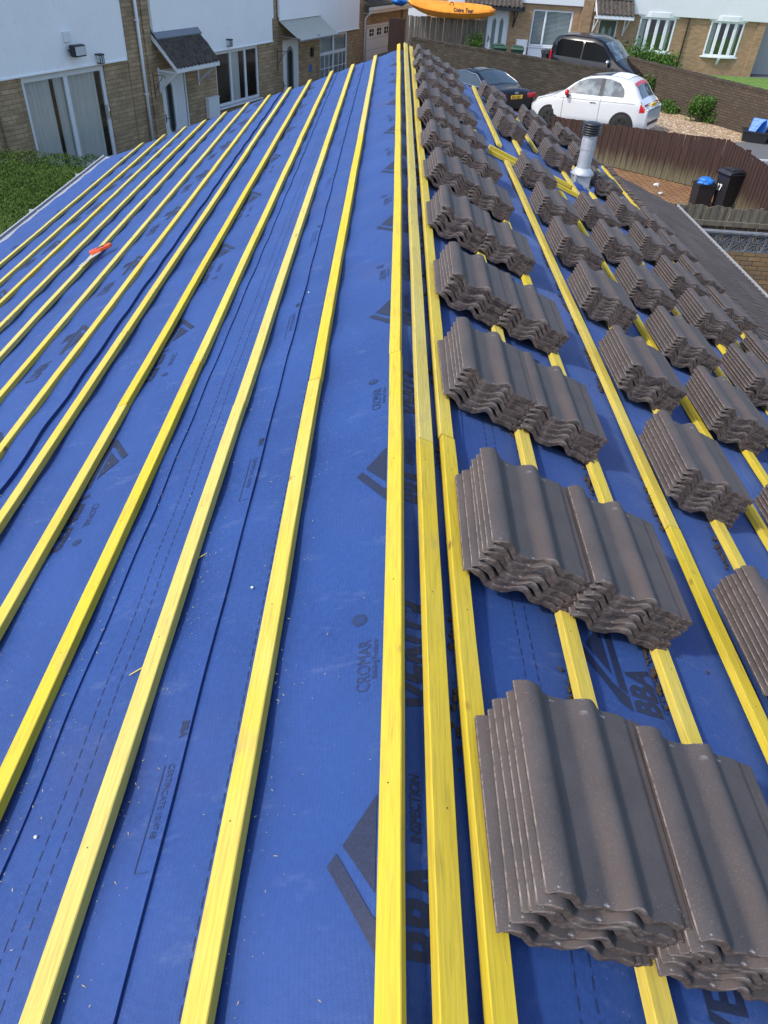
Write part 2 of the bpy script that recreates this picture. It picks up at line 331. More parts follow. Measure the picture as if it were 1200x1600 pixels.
def txt(mb, s, size, fn, mi=0, sx=1.0, bold=0.0, shear=0, maxe=.06):
    """adds the lettering s to mb; fn maps the flat text (a right, b up) to a point"""
    cu = bpy.data.curves.new('lettering', 'FONT'); cu.body = s; cu.size = size; cu.offset = bold; cu.shear = shear; cu.resolution_u = 3
    o = bpy.data.objects.new('lettering', cu); C.objects.link(o)
    dg = bpy.context.evaluated_depsgraph_get(); me = bpy.data.meshes.new_from_object(o.evaluated_get(dg))
    bm = bmesh.new(); bm.from_mesh(me); bmesh.ops.triangulate(bm, faces=bm.faces)
    for _ in range(2):
        es = [e for e in bm.edges if e.calc_length() > maxe]
        if es: bmesh.ops.subdivide_edges(bm, edges=es, cuts=1); bmesh.ops.triangulate(bm, faces=bm.faces)
    bm.verts.ensure_lookup_table(); bm.verts.index_update()
    mb.add([fn(v.co.x*sx, v.co.y) for v in bm.verts], [[v.index for v in f.verts] for f in bm.faces], mi)
    bm.free(); bpy.data.objects.remove(o); bpy.data.curves.remove(cu); bpy.data.meshes.remove(me)

# ------------------------------------------------------------ ground
def sheet(name, poly, zf, mats, cuts=(), skirt=0):
    bm = bmesh.new(); f = bm.faces.new([bm.verts.new((x, y, 0)) for x, y in poly])
    for c in cuts: bmesh.ops.bisect_plane(bm, geom=bm.verts[:]+bm.edges[:]+bm.faces[:], plane_co=(c, 0, 0), plane_no=(1, 0, 0))
    for v in bm.verts: v.co.z = zf(v.co.x, v.co.y)
    bmesh.ops.recalc_face_normals(bm, faces=bm.faces)
    if sum(f.normal.z for f in bm.faces) < 0: bmesh.ops.reverse_faces(bm, faces=bm.faces)
    if skirt:
        r = bmesh.ops.extrude_edge_only(bm, edges=[e for e in bm.edges if e.is_boundary])
        for v in r['geom']:
            if isinstance(v, bmesh.types.BMVert): v.co.z = -skirt
    me = bpy.data.meshes.new(name); bm.to_mesh(me); bm.free(); me.materials.append(mats)
    o = bpy.data.objects.new(name, me); C.objects.link(o); return tag(o, kind='structure')
ZU = CZ - 5.0                             # level of the upper drive
def zdrive(x, y=0): return ZU - .06*max(0, min(9, 9-x))
sheet('ground', [(-600, -600), (600, -600), (600, 900), (-600, 900)], lambda x, y: -1.0, M['ground'])
sheet('patio', [(4.3, -6), (12.9, -6), (12.9, 14), (10.30, 14.1), (10.30, 23.7), (4.3, 28.8)], lambda x, y: .006, M['paving'], skirt=1.05)
sheet('driveway', [(10.42, -30), (10.42, 23.95), (5.45, 28.1), (2.2, 28.5), (-.6, 33), (-1.2, 60), (90, 60), (90, -30)], zdrive, M['asphalt'], cuts=(0, 9), skirt=1.05)
sheet('gravel', [(8.4, 27.6), (9.2, 27.4), (10.0, 26.5), (11.3, 26.4), (13.3, 27.2), (12.5, 28.2), (9.7, 34), (6.6, 31.4)], lambda x, y: zdrive(x)+.006, M['gravel'], cuts=(9,))
sheet('lawn', [(13.6, 25), (40, 25), (40, 42.4), (18.4, 42.4), (12.6, 41.9), (9.5, 36)], lambda x, y: ZU+.008, M['grass'])
mb = MB(); mb.box(10.42, 10.62, 5, 24.0, ZU-.05, ZU+.05); mb.box(10.62, 40, 24.0, 24.14, ZU-.02, ZU+.045)
tag(mb.build('kerb_edging', M['kerb'], bevel=.01), kind='structure')

# ------------------------------------------------------------ the roof being tiled
TAN = .385; A_ = math.atan(TAN); CA, SA = cos(A_), sin(A_)
XR = .104; Y0, Y1 = -1.3, 12.72
def zl(x): return CZ - 1.44 + TAN*x        # batten-top plane, left slope
def zr(x): return CZ - 1.36 - TAN*x        # batten-top plane, right slope
BT = .028                                  # batten thickness
def sag(x, y):
    s = .5-.5*cos(2*pi*y/.62)
    return -.016*s*(.6+.5*noise.noise((x*1.3, y*.4, 0))) + .007*noise.noise((x*2.3, y*1.2, 5.)) - .006*max(0, noise.noise((x*5, y*1.6, 2.))) + .003*noise.noise((x*9+y*2, y*5, 3.))
def zmem(x, y):
    return min(zl(x), zr(x)) - BT/CA - .013 + sag(x, y)

b_root = empty('bungalow', (0, 0, 0)); tag(b_root, 'low bungalow under the stripped roof being re-tiled', 'bungalow')
mb = MB(); XL, XE = -4.55, 4.25
mb.prism([(XL, -1.05), (XL, zl(XL)-.16), (XR, zl(XR)-.16), (XE, zr(XE)-.16), (XE, -1.05)], Y0+.15, 12.5, 'y')
mb.build('wall', M['brick_garden'], b_root)
mb = MB(); mb.box(-4.73, -4.64, Y0, 12.95, zl(-4.66)-.16, zl(-4.66)-.055); mb.box(-4.75, -4.728, Y0, 12.95, zl(-4.66)-.19, zl(-4.66)-.03); mb.build('gutter', M['gutter'], b_root)
for k in range(7): mb = MB(); mb.box(-4.82, -4.63, 1+k*1.8, 1.035+k*1.8, zl(-4.66)-.165, zl(-4.66)-.045); mb.build('gutter_bracket', M['gutter'], b_root)
mb = MB(); mb.box(4.435, 4.45, Y0, 11.4, zr(4.43)-.12, zr(4.43)+.03); mb.build('eaves_trim', M['gutter'], b_root)
# old rolled tiles kept on the right-hand eaves
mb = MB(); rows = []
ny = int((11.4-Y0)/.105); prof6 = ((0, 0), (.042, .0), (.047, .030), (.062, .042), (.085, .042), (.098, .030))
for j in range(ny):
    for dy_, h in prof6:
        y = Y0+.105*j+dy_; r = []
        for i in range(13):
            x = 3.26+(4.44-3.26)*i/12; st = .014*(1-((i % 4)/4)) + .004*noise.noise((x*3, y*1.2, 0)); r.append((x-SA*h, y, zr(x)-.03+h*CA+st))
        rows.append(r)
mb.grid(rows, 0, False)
for fi in range(len(mb.f)): mb.m[fi] = 1 if (fi//12) % 6 in (0, 1, 5) else 0  # lichen-dark groove floors; shade between the rolls painted onto the rib sides
mb.build('eaves_tiles', [M['old_tile'], M['crumbs_and_rib_shade']], b_root)
mb = MB(); rnd = random.Random(3); y = 7.0
y = Y0
while y < 11.4:
    l = rnd.uniform(.05, .12); x = 3.22+rnd.uniform(-.015, .02); mb.box(x, x+.07, y, y+l*.8, zr(x)-.03, zr(x)+rnd.uniform(.015, .035)); y += l
mb.build('broken_mortar', M['tile_edge'], b_root)

# membrane sheets: each course is one sheet, its printing lies in the same mesh
def surf_z(ov):
    xa, xb, da, db = ov
    return lambda x, y: zmem(x, y) + da + (db-da)*max(0, min(1, (x-xa)/(xb-xa)))
def chevron(mb, Z, x0, y0, s, d, mi=1):
    """triangular mark; d=+1 reads towards +Y with its top to -X, d=-1 the other way"""
    for poly in ([(-.03, -.037), (.025, -.037), (.030, -.008), (.19, .092), (.165, .112), (-.01, .0)], [(.036, -.037), (.36, -.037), (.36, -.009), (.052, -.009)], [(.10, .006), (.31, .006), (.205, .080)]):
        seg = []
        for i in range(len(poly)):
            a, b = poly[i], poly[(i+1) % len(poly)]; q_ = max(1, int(sqrt((a[0]-b[0])**2+(a[1]-b[1])**2)/.022))
            for k in range(q_): seg.append((a[0]+(b[0]-a[0])*k/q_, a[1]+(b[1]-a[1])*k/q_))
        cx = sum(p[0] for p in seg)/len(seg); cy = sum(p[1] for p in seg)/len(seg); n = len(seg); pts = []
        for t in (.02, .2, .4, .6, .8, 1.0):
            for a, b in seg:
                a, b = cx+(a-cx)*t, cy+(b-cy)*t; x = x0 - d*b*s*CA; y = y0 + d*a*s; pts.append((x, y, Z(x, y)+.0024))
        mb.add(pts, [tuple(range(n))]+[(r*n+i, r*n+(i+1) % n, (r+1)*n+(i+1) % n, (r+1)*n+i) for r in range(5) for i in range(n)], mi)
def lettering(mb, Z, s, size, x0, y0, d, mi=1, sx=1., bold=0, shear=0):
    def fn(a, b):
        x = x0 - d*b*CA; y = y0 + d*a; return (x, y, Z(x, y)+.0018)
    txt(mb, s, size, fn, mi, sx, bold, shear, .035)
def dashes(mb, Z, x, ya, yb, mi=1, L=.026, G=.013, wd=.0011):
    y = ya
    while y < yb:
        k = 0.0
        if int(y/.42) % 4 != 3 or True:
            mb.add([(x-wd, y, Z(x-wd, y)+.0016), (x+wd, y, Z(x+wd, y)+.0016), (x+wd, y+L, Z(x+wd, y+L)+.0016), (x-wd, y+L, Z(x-wd, y+L)+.0016)], [(0, 1, 2, 3)], mi)
        y += L+G
def roundel(mb, Z, x0, y0, r, mi=2):
    def pt(x, y, o=.0018): return (x, y, Z(x, y)+o)
    pts = [pt(x0, y0)] + [pt(x0+r*.5*cos(2*pi*i/18)*CA, y0+r*.5*sin(2*pi*i/18)) for i in range(18)] + [pt(x0+r*cos(2*pi*i/18)*CA, y0+r*sin(2*pi*i/18)) for i in range(18)]
    mb.add(pts, [(0, 1+i, 1+(i+1) % 18) for i in range(18)] + [(1+i, 19+i, 19+(i+1) % 18, 1+(i+1) % 18) for i in range(18)], mi)
    for k in range(4):
        xx = x0-r*.42+k*r*.28; mb.add([pt(xx, y0-r*.5, .0026), pt(xx+r*.12, y0-r*.5, .0026), pt(xx+r*.12, y0+r*.5, .0026), pt(xx, y0+r*.5, .0026)], [(0, 1, 2, 3)], 0)
def ell(mb, Z, x0, x1, ya, yb):
    for a, b, c, d in ((x0, x0+.0025, ya, yb), (x0, x1, ya, ya+.0016)):
        n = 6
        for k in range(n):
            p, q_ = c+(d-c)*k/n, c+(d-c)*(k+1)/n; mb.add([(a, p, Z(a, p)+.0018), (b, p, Z(b, p)+.0018), (b, q_, Z(b, q_)+.0018), (a, q_, Z(a, q_)+.0018)], [(0, 1, 2, 3)], 2)

def sheet_mem(xa, xb, da, db, label, prints, split=None, dy=.0):
    Z = surf_z((xa, xb, da, db)); mb = MB(); n = max(4, int((xb-xa)/.055)); rows = []
    xs = [xa+(xb-xa)*i/n for i in range(n+1)]
    if split: xs = sorted(xs+[split]); 
    ys = []; y = Y0
    while y < Y1+dy: ys.append(y); y += .052 if y < 6 else .1
    ys.append(Y1+dy)
    for y in ys:
        e = .004*noise.noise((xa*9, y*2.3, 1)); r = []
        for i, x in enumerate(xs):
            xx = x + (e*.8 if i in (0, len(xs)-1) and not split else 0)
            z = Z(xx, y) + (0.003*max(0, noise.noise((y*1.7, xa, 3.))) if i == len(xs)-1 and xb < 0 else 0)
            r.append((xx, y + (.03*noise.noise((x*3, 0, 0)) if y == ys[-1] else 0), z))
        rows.append(r)
    mb.grid(rows, 0)
    # turned-down end over the far verge and a thin returned edge
    last = rows[-1]; mb.grid([last, [(p[0], p[1]+.03, p[2]-.03) for p in last], [(p[0], p[1]+.035, p[2]-.16-.03*noise.noise((p[0]*4, 1, 1))) for p in last]], 0)
    mb.grid([[r[-1] for r in rows], [(r[-1][0]+.001, r[-1][1], r[-1][2]-max(.004, db)) for r in rows]], 0)
    import bisect
    sx = xs; 
    def Zm(x, y):
        i = max(0, min(len(sx)-2, bisect.bisect_right(sx, x)-1)); j = max(0, min(len(ys)-2, bisect.bisect_right(ys, y)-1))
        u = max(0, min(1, (x-sx[i])/max(1e-6, sx[i+1]-sx[i]))); v = max(0, min(1, (y-ys[j])/(ys[j+1]-ys[j])))
        a, b, c, d = (rows[j][i][2], rows[j][i+1][2], rows[j+1][i][2], rows[j+1][i+1][2])
        return a*(1-u)*(1-v)+b*u*(1-v)+c*(1-u)*v+d*u*v
    prints(mb, Zm)
    o = mb.build('roofing_membrane', [M['membrane'], M['print'], M['print_faint']]); tag(o, label, 'roof membrane', 'membrane courses laid along the roof'); return o
P = 1.335
def pr_ridge(mb, Z):
    for k in range(-1, 9):
        o = k*P
        chevron(mb, Z, .06, .50+o, 1.0, 1)
        lettering(mb, Z, 'BBA', .17, .215, .48+o, 1, 1, .60, .006)
        lettering(mb, Z, 'INSPECTION', .035, .148, .70+o, 1, 1, .8, .0005)
        lettering(mb, Z, 'TESTING', .035, .185, .70+o, 1, 2, .8)
        lettering(mb, Z, 'CROMAR', .052, .028, 1.085+o, 1, 2, .75)
        lettering(mb, Z, 'Building Products', .022, .046, 1.12+o, 1, 2, .8)
        roundel(mb, Z, -.006, 1.325+o, .022)
        lettering(mb, Z, 'VENT3', .165, .205, 1.03+o, 1, 1, .72, .006)
    dashes(mb, Z, -.30, Y0, 9)
def pr_a(mb, Z):
    for k in range(-1, 9):
        y = .97+k*P
        lettering(mb, Z, 'CERTIFICATE 10/4748', .024, -.462, y, -1, 2, .85); ell(mb, Z, -.475, -.44, y-.27, y)
        lettering(mb, Z, 'BBA', .03, -.455, y+.12, -1, 1, .9, .001)
def pr_b(mb, Z):
    for x in (-.69, -.735): dashes(mb, Z, x, Y0, 9)
def pr_c(mb, Z):
    for k in range(-1, 9):
        o = k*P
        chevron(mb, Z, -1.185, 2.76-P+o, 1.0, -1)
        lettering(mb, Z, 'VENT3', .12, -1.255, 2.35-P+o, -1, 1, 1.0, .004)
        lettering(mb, Z, 'CROMAR', .045, -1.13, 2.27-P+o, -1, 2, .75); roundel(mb, Z, -1.115, 2.03-P+o, .02)
def pr_d(mb, Z):
    for k in range(-1, 9):
        o = k*P
        lettering(mb, Z, 'VENT3', .115, -2.13, 5.40-3*P+o, -1, 1, .75, .003)
        chevron(mb, Z, -1.99, 5.86-3*P+o, 1.1, -1); lettering(mb, Z, 'BBA', .09, -2.09, 5.78-3*P+o, -1, 1, .8, .003)
    for x in (-2.42, -2.46): dashes(mb, Z, x, Y0, 9)
def pr_e(mb, Z):
    for k in range(-1, 9):
        o = k*P+.4
        lettering(mb, Z, 'VENT3', .12, -3.55, 5.40-3*P+o, -1, 1, .75, .003); chevron(mb, Z, -3.42, 5.86-3*P+o, 1.1, -1)
        lettering(mb, Z, 'BBA', .09, -4.2, 5.1-3*P+o, -1, 1, .8, .003)
def pr_r1(mb, Z):
    for k in range(-1, 9):
        o = k*P
        chevron(mb, Z, .765, 1.26+o, .95, 1); lettering(mb, Z, 'BBA', .125, .895, 1.235+o, 1, 1, .78, .005)
        lettering(mb, Z, 'CERTIFICATED', .026, .925, 1.26+o, 1, 2, .8); lettering(mb, Z, 'VENT3', .15, .86, .42+o, 1, 1, .8, .005)
        for xx in (.905, .935): mb.add([(xx, 1.22+o, Z(xx, 1.22+o)+.003), (xx+.0015, 1.22+o, Z(xx, 1.22+o)+.003), (xx+.0015, 1.5+o, Z(xx, 1.5+o)+.003), (xx, 1.5+o, Z(xx, 1.5+o)+.003)], [(0, 1, 2, 3)], 2)
    for x in (.46, .50): dashes(mb, Z, x, Y0, 9)
def pr_r2(mb, Z):
    for k in range(-1, 9):
        o = k*P
        chevron(mb, Z, 1.52, 2.05+o, 1.2, 1); lettering(mb, Z, 'BBA', .12, 1.66, 2.05+o, 1, 1, .8, .004)
    for x in (1.13, 1.17, 2.0, 2.04): dashes(mb, Z, x, Y0, 9)
sheet_mem(-.46, .36, .000, .004, 'blue membrane folded over the ridge with large dark lettering', pr_ridge, split=XR)
sheet_mem(-.86, -.43, .002, .010, 'narrow blue membrane strip left of the ridge, small certificate text at its edge', lambda m, Z: (pr_a(m, Z), pr_b(m, Z)))
sheet_mem(-1.74, -.825, .003, .010, 'blue membrane course with double dashed lines, third strip left of ridge', lambda m, Z: (pr_c(m, Z), [dashes(m, Z, x, Y0, 8) for x in (-1.58, -1.62)]))
sheet_mem(-3.02, -1.70, .003, .024, 'blue membrane course under the orange handsaw on the left slope', pr_d)
sheet_mem(-4.66, -2.98, .002, .022, 'lowest blue membrane course beside the left gutter', pr_e, dy=.05)
sheet_mem(.34, 1.62, .000, -.001, 'shaded blue membrane beneath the tile stacks nearest the ridge', pr_r1)
sheet_mem(1.60, 3.30, .003, .003, 'lower blue membrane beneath the tile stacks on the right slope', pr_r2)
# the printed edge strip lies between -.46 and -.83
# ------------------------------------------------------------ battens
def batten(x_left, ya, yb, side, label, m, width=.0545, lift=0, seed=0, th=BT, wob=.004, parent=None, name='roof_batten'):
    r = random.Random(seed*13+int(ya*10)+int(x_left*100)); mb = MB(); n = max(2, int((yb-ya)/.16)); rows = []
    zf = zl if side < 0 else zr; sg = -1 if side < 0 else 1
    yc = (ya+yb)/2; xc = x_left; zc = zf(x_left)
    ph = r.uniform(0, 50)
    for j in range(n+1):
        y = ya+(yb-ya)*j/n; dx = wob*noise.noise((ph, y*.7, x_left))*1.5; dw = .0015*noise.noise((ph, y*3, 9)); dz = .003*noise.noise((ph, y*.6, 4))+lift
        c = .0022; W = width+dw
        sec = [(0+c, 0), (W-c, 0), (W, -c), (W, -th), (0, -th), (0, -c)]
        row = []
        for s_, nz in sec:
            # s runs away from the left edge along the slope direction of increasing x
            X = x_left + dx + s_*CA - (nz*(-SA if side < 0 else SA))*-1
            Zp = zf(x_left) + (TAN*(dx) if side < 0 else -TAN*dx) + (s_*SA if side < 0 else -s_*SA) + nz*CA + dz
            row.append((X-xc, y-yc, Zp-zc))
        rows.append(row)
    mb.grid(rows, 0, smooth=False, close=True)
    k = len(rows[0]); base = len(mb.v)-k*(n+1)
    mb.add(rows[0], [tuple(range(k))], 0); mb.add(rows[-1], [tuple(range(k))[::-1]], 0)
    for q_ in range(int((yb-ya)/.62)+1):
        yn = ya+.12+.62*q_+r.uniform(-.03, .03)
        if yn > yb-.04: break
        j = min(n-1, int((yn-ya)/(yb-ya)*n)); f_ = (yn-ya)/(yb-ya)*n-j; a0, a1 = Vector(rows[j][0]), Vector(rows[j][1]); b0, b1 = Vector(rows[j+1][0]), Vector(rows[j+1][1])
        p0 = a0.lerp(b0, f_); p1 = a1.lerp(b1, f_); t = r.uniform(.35, .65); c0 = p0.lerp(p1, t); ux = (p1-p0).normalized()
        vs = [c0+ux*.0022*cos(k_*pi/4)+Vector((0, .0022*sin(k_*pi/4), 0))+Vector((0, 0, .0007)) for k_ in range(8)]
        mb.add(vs, [tuple(range(8))], 1)
    o = mb.build(name, [M[m], M['nail']], parent, loc=(xc, yc, zc), fix=True)
    if not parent: tag(o, label, 'batten', 'yellow roofing battens')
    return o
ql = [.185, .369, .5255, .660, .775, .877, .978, 1.067, 1.142, 1.212, 1.278, 1.343]
XLs = [-1.44/(1/q-TAN) for q in ql]
ordn = ['first', 'second', 'third', 'fourth', 'fifth', 'sixth', 'seventh', 'eighth', 'ninth', 'tenth', 'eleventh', 'twelfth']
joints = {0: [2.75, 7.4], 1: [2.72, 7.1], 2: [3.3, 8.2], 3: [3.05, 7.9], 4: [4.1, 8.7], 5: [3.7, 8.4], 6: [4.6, 7.5], 7: [3.4, 8.0], 8: [5.2, 9.4], 9: [4.0, 8.8], 10: [4.7, 9.2], 11: [3.9, 8.6]}
where = ['nearest length', 'middle length', 'far length', 'farthest length']
mm = ['wood', 'wood2', 'wood3']
pick = {(0, 0): 'wood', (0, 1): 'wood2', (0, 2): 'wood3', (1, 0): 'wood3', (1, 1): 'wood3', (2, 0): 'wood2', (2, 1): 'wood', (3, 0): 'wood', (3, 1): 'wood2'}
for k, x in enumerate(XLs):
    ys = [Y0+.1] + joints[k] + [12.62+random.uniform(-.05, .12)]
    for i in range(len(ys)-1):
        batten(x, ys[i]+.0015, ys[i+1]-.0015, -1, 'yellow batten, %s left of the ridge, %s' % (ordn[k], where[i]), pick.get((k, i), random.choice(['wood', 'wood3', 'wood3', 'wood'])), seed=k*7+i)
for i, (a, b) in enumerate([(Y0+.1, 2.78), (2.783, 6.9), (6.903, 12.9)]):
    batten(.057, a, b, -1, 'bright yellow batten just left of the ridge line, %s' % where[i], 'wood2', width=.049, lift=.004, seed=60+i)
for i, (a, b) in enumerate([(Y0+.1, 2.16), (2.163, 5.4), (5.403, 13.3)]):
    batten(.170, a, b, 1, 'pale batten just right of the ridge line, %s' % where[i], 'wood2' if i == 0 else 'wood3', width=.056, lift=.004, seed=70+i)
XRs = [.264, .611, .932, 1.24, 1.53, 1.826, 2.11, 2.395, 2.68, 2.96, 3.19]
jr = [[2.25, 6.8], [3.0, 8.0], [4.2, 9.3], [2.25, 8.15], [3.6], [2.9, 8.3], [4.4], [3.9], [5.0], [5.2], [6.0]]
for k, x in enumerate(XRs):
    end = 13.3 if k == 0 else (12.6 if k < 5 else (12.2 if k < 9 else 11.5))
    ys = [Y0+.1] + jr[k] + [end]
    for i in range(len(ys)-1):
        a, b = ys[i]+.0015, ys[i+1]-.0015
        if k == 3 and i == 2: a = 8.85
        if k == 5 and i == 2: a = 9.75
        if k == 5 and i == 1: b = 8.0
        batten(x, a, b, 1, 'yellow batten among the tile stacks, %s down from ridge on the right, %s' % (ordn[k], where[i]), 'wood2' if (k+i) % 3 == 0 else 'wood', seed=100+k*5+i, wob=.008)
def cross_batten(xa, xb, y, label, dy=0.):
    mb = MB(); c = ((xa+xb)/2, y, zr((xa+xb)/2)); mx = Matrix.Rotation(A_, 4, 'Y'); L = (xb-xa)/CA
    mb.box(-L/2, L/2, -.025, .025, -BT-.004, .004, mx=mx)
    o = mb.build('trimmer_batten', M['wood2'], loc=c, rot=(0, 0, dy), bevel=.002); tag(o, label, 'batten')
cross_batten(1.06, 1.60, 8.22, 'short cut batten running down slope, nearer of the pair by the ridge piles')
cross_batten(1.10, 1.62, 8.48, 'short cut batten running down slope, farther of the pair by the ridge piles')
cross_batten(1.70, 2.12, 8.30, 'short cut batten running down slope just before the metal flue')
cross_batten(1.78, 2.10, 8.62, 'short cut batten running down slope beside the foot of the metal flue')

# ------------------------------------------------------------ roof tiles
TW, TL, TP = .370, .47, .0255
def tprof(u):
    z = 0
    for c_, h, w_ in ((.11, .031, .135), (.53, .029, .135)):
        d = abs(u-c_)/(.19 if u < .105 else w_)
        if d < 1: z += h*(.5+.5*cos(pi*d))**.75
    if u > .86: z += -.003 + .0035*cos((u-.86)/.14*pi*5)
    if u < .02: z -= .002*(1-u/.02)
    return z
def tile_mesh(seed, lod=0):
    r = random.Random(seed); mb = MB()
    us = [i/44 for i in range(45)] if lod == 0 else [i/26 for i in range(27)]
    vy = ([-.5, -.49, -.46, -.40, -.2, 0, .2, .4, .47, .5] if lod == 0 else [-.5, -.46, 0, .5])
    top = []; ph = r.uniform(0, 99)
    def rag(u, v, k): return noise.noise((u*9+ph, v*3, k))*.010 *.55 + noise.noise((u*26+ph, v*3, k+7))*.002
    for v in vy:
        row = []
        for u in us:
            y = v*TL + (rag(u, v, 1) if abs(v) == .5 else 0); z = tprof(u) + (.0012*noise.noise((u*12+ph, v*30, 0)) if abs(v) >= .49 else 0)
            row.append(((u-.5)*TW, y, z))
        top.append(row)
    mb.grid(top, 0)
    # front (viewer end) : thick ragged edge with a lip hanging underneath
    th = .0175
    def under(u, v, extra=0):
        k = min(1, max(0, (u-.02)/.08)); return tprof(u) - (th + extra)*k - .009*(1-k)
    f0 = top[0]; e1 = []; e2 = []; e3 = []
    for i, u in enumerate(us):
        x = (u-.5)*TW; d = rag(u, 2, 3)*.5
        e1.append((x, f0[i][1]-.002+d*.3, tprof(u)-.003)); e2.append((x, f0[i][1]+.001+d, under(u, 0, .0065)+abs(d)*.35)); e3.append((x, f0[i][1]+.03, under(u, 0, .003)))
    mb.grid([e1, f0], 1, smooth=False); mb.grid([e2, e1], 1, smooth=True); mb.grid([e3, e2], 1, smooth=False)
    # back edge
    b0 = top[-1]; b1 = [((u-.5)*TW, b0[i][1]-.002, under(u, 1)) for i, u in enumerate(us)]
    mb.grid([b0, b1], 1, smooth=False)
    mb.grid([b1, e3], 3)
    # sides
    for side in (0, -1):
        a = [r_[side] for r_ in top]; s_ = -1 if side == 0 else 1
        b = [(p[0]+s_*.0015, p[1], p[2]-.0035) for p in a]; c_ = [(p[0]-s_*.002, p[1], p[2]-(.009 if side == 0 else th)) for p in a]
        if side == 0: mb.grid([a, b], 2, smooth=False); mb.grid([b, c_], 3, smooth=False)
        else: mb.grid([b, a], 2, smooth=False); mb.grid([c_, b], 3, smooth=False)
    return mb.mesh('roof_tile', [M['tile'], M['tile_edge'], M['tile_rim'], M['tile_side']])
T0 = [tile_mesh(i) for i in range(6)]; T1 = [tile_mesh(20+i, 1) for i in range(4)]
slopeM = Matrix.Rotation(A_, 4, 'Y')
A_Y = [1.01, 1.97, 3.0, 4.0, 5.09, 6.2, 7.2, 8.3, 9.4, 10.5, 11.6, 12.6]
cols = [('in the first column from ridge', .345, A_Y, 6), ('in the second column from ridge', .665, [y-.018 for y in A_Y], 6),
        ('in the third column from ridge', 1.37, [.92, 1.88, 2.91, 3.86, 4.87, 5.83, 6.81, 7.89, 10.11, 11.06, 12.2], 7),
        ('in the fourth column from ridge', 1.94, [2.75, 3.83, 4.73, 5.66, 6.6, 7.47, 9.75, 10.76, 11.8], 7),
        ('in the fifth column from ridge', 2.52, [3.75, 4.68, 5.66, 6.43, 7.35, 8.37, 9.46, 10.75, 12.0], 7),
        ('in the outermost column', 3.02, [4.5, 5.42, 6.38, 7.19, 7.99, 8.7], 5)]
ords = ['top', 'second from top', 'third from top', 'fourth from top', 'fifth from top', 'sixth from top', 'bottom']
rowo = ['nearest', 'second', 'third', 'fourth', 'fifth', 'sixth', 'seventh', 'eighth', 'ninth', 'tenth', 'eleventh', 'farthest']
allt = []; rr = random.Random(11)
for ci, (cn, X, Ys, nt_) in enumerate(cols):
    for ri, yb in enumerate(Ys):
        nn = nt_ if not (ci < 2 and ri > 6) else 5
        if ci == 1 and ri > 1: nn -= 1
        sx = sy = 0; tp = TP*(.89 if ci > 1 else .96); stx = rr.uniform(-.006, .006); sty = rr.uniform(-.018, .018) if ci > 1 else rr.uniform(-.006, .006); srot = rr.uniform(-.02, .02) if ci > 1 else rr.uniform(-.008, .008)
        for k in range(nn):
            sx += rr.uniform(-.004, .004); sy += rr.uniform(-.002, .009)
            hgt = .010 + k*tp
            jx = sx + (rr.uniform(-.005, .005)) + (-.02 if k == 0 and ci == 0 else 0); jy = sy + rr.uniform(-.008, .008)
            # left edge of the top tile is at X when the pile is full height
            Xc = X - SA*(nt_-1)*tp - .010*SA + hgt*SA + (TW/2+jx)*CA + (-.029 if ci > 1 else .003*k) + stx
            zc = zr(Xc - hgt*SA) + hgt*CA
            allt.append((yb, ci, ri, nn-1-k, nn, (Xc, yb-TL/2+jy+sty, zc), srot+rr.uniform(-.016, .016), len(Ys)))
allt.sort(key=lambda t: t[0]*1.0 + (.8 if t[3] > 2 else 0))
def visible(t): return True
ind, rest = allt[:300], allt[300:]
for (yb, ci, ri, k, nn, loc, rz, nr) in ind:
    me = random.choice(T0) if yb < 5.5 else random.choice(T1)
    o = bpy.data.objects.new('roof_tile', me); C.objects.link(o)
    o.matrix_world = Matrix.Translation(loc) @ slopeM @ Matrix.Rotation(rz, 4, 'Z') @ Matrix.Rotation(random.uniform(-.006, .006), 4, 'Y')
    pos = ords[k] if k < nn-1 else 'bottom'
    tag(o, 'brown tile, %s of the %s stack %s' % (pos, rowo[ri] if ri < nr-1 else 'farthest', cn), 'roof tile', 'roof tiles stacked on the right slope')
if rest:
    mb = MB(); base = T1[0]
    for (yb, ci, ri, k, nn, loc, rz, nr) in rest:
        me = random.choice(T1); mx = Matrix.Translation(loc) @ slopeM @ Matrix.Rotation(rz, 4, 'Z'); o0 = len(mb.v)
        mb.v += [tuple(mx @ v.co) for v in me.vertices]
        for p in me.polygons: mb.f.append(tuple(i+o0 for i in p.vertices)); mb.m.append(p.material_index); mb.sm.append(p.use_smooth)
    o = mb.build('roof_tiles', [M['tile'], M['tile_edge'], M['tile_rim'], M['tile_side']])
    tag(o, 'brown roof tiles in the lower layers of the farthest stacks', 'roof tiles', None, 'stuff')

# ------------------------------------------------------------ metal flue
fl = empty('flue_pipe', (2.30, 9.05, zr(2.30)-.03)); fl.scale = (.88, .88, 1); tag(fl, 'galvanised steel flue with black ribbed cap rising from the right slope', 'flue')
mb = MB(); mb.lathe([(.088, .10), (.088, .50)], n=32); mb.lathe([(.094, .40), (.094, .50)], n=32); mb.lathe([(.091, .50), (.091, .545)], n=32); mb.build('pipe', M['metal'], fl)
mb = MB(); mb.lathe([(.152, .135), (.154, .142), (.095, .205), (.09, .205)], n=32, cap=False); mb.build('storm_collar', M['metal'], fl)
mb = MB(); mb.box(-.115, .10, -.115, .10, -.05, .15); mb.box(-.118, -.09, -.135, -.11, -.03, .15); mb.build('base', M['metal'], fl, bevel=.006)
mb = MB(); prof = [(.085, .55)]
for k in range(4): prof += [(.12, .556+k*.024), (.124, .564+k*.024), (.10, .570+k*.024), (.10, .576+k*.024)]
prof += [(.122, .655), (.125, .664), (.09, .676), (.02, .680)]
mb.lathe(prof, n=32); mb.build('cap', M['black'], fl)
mb = MB()
rows = []
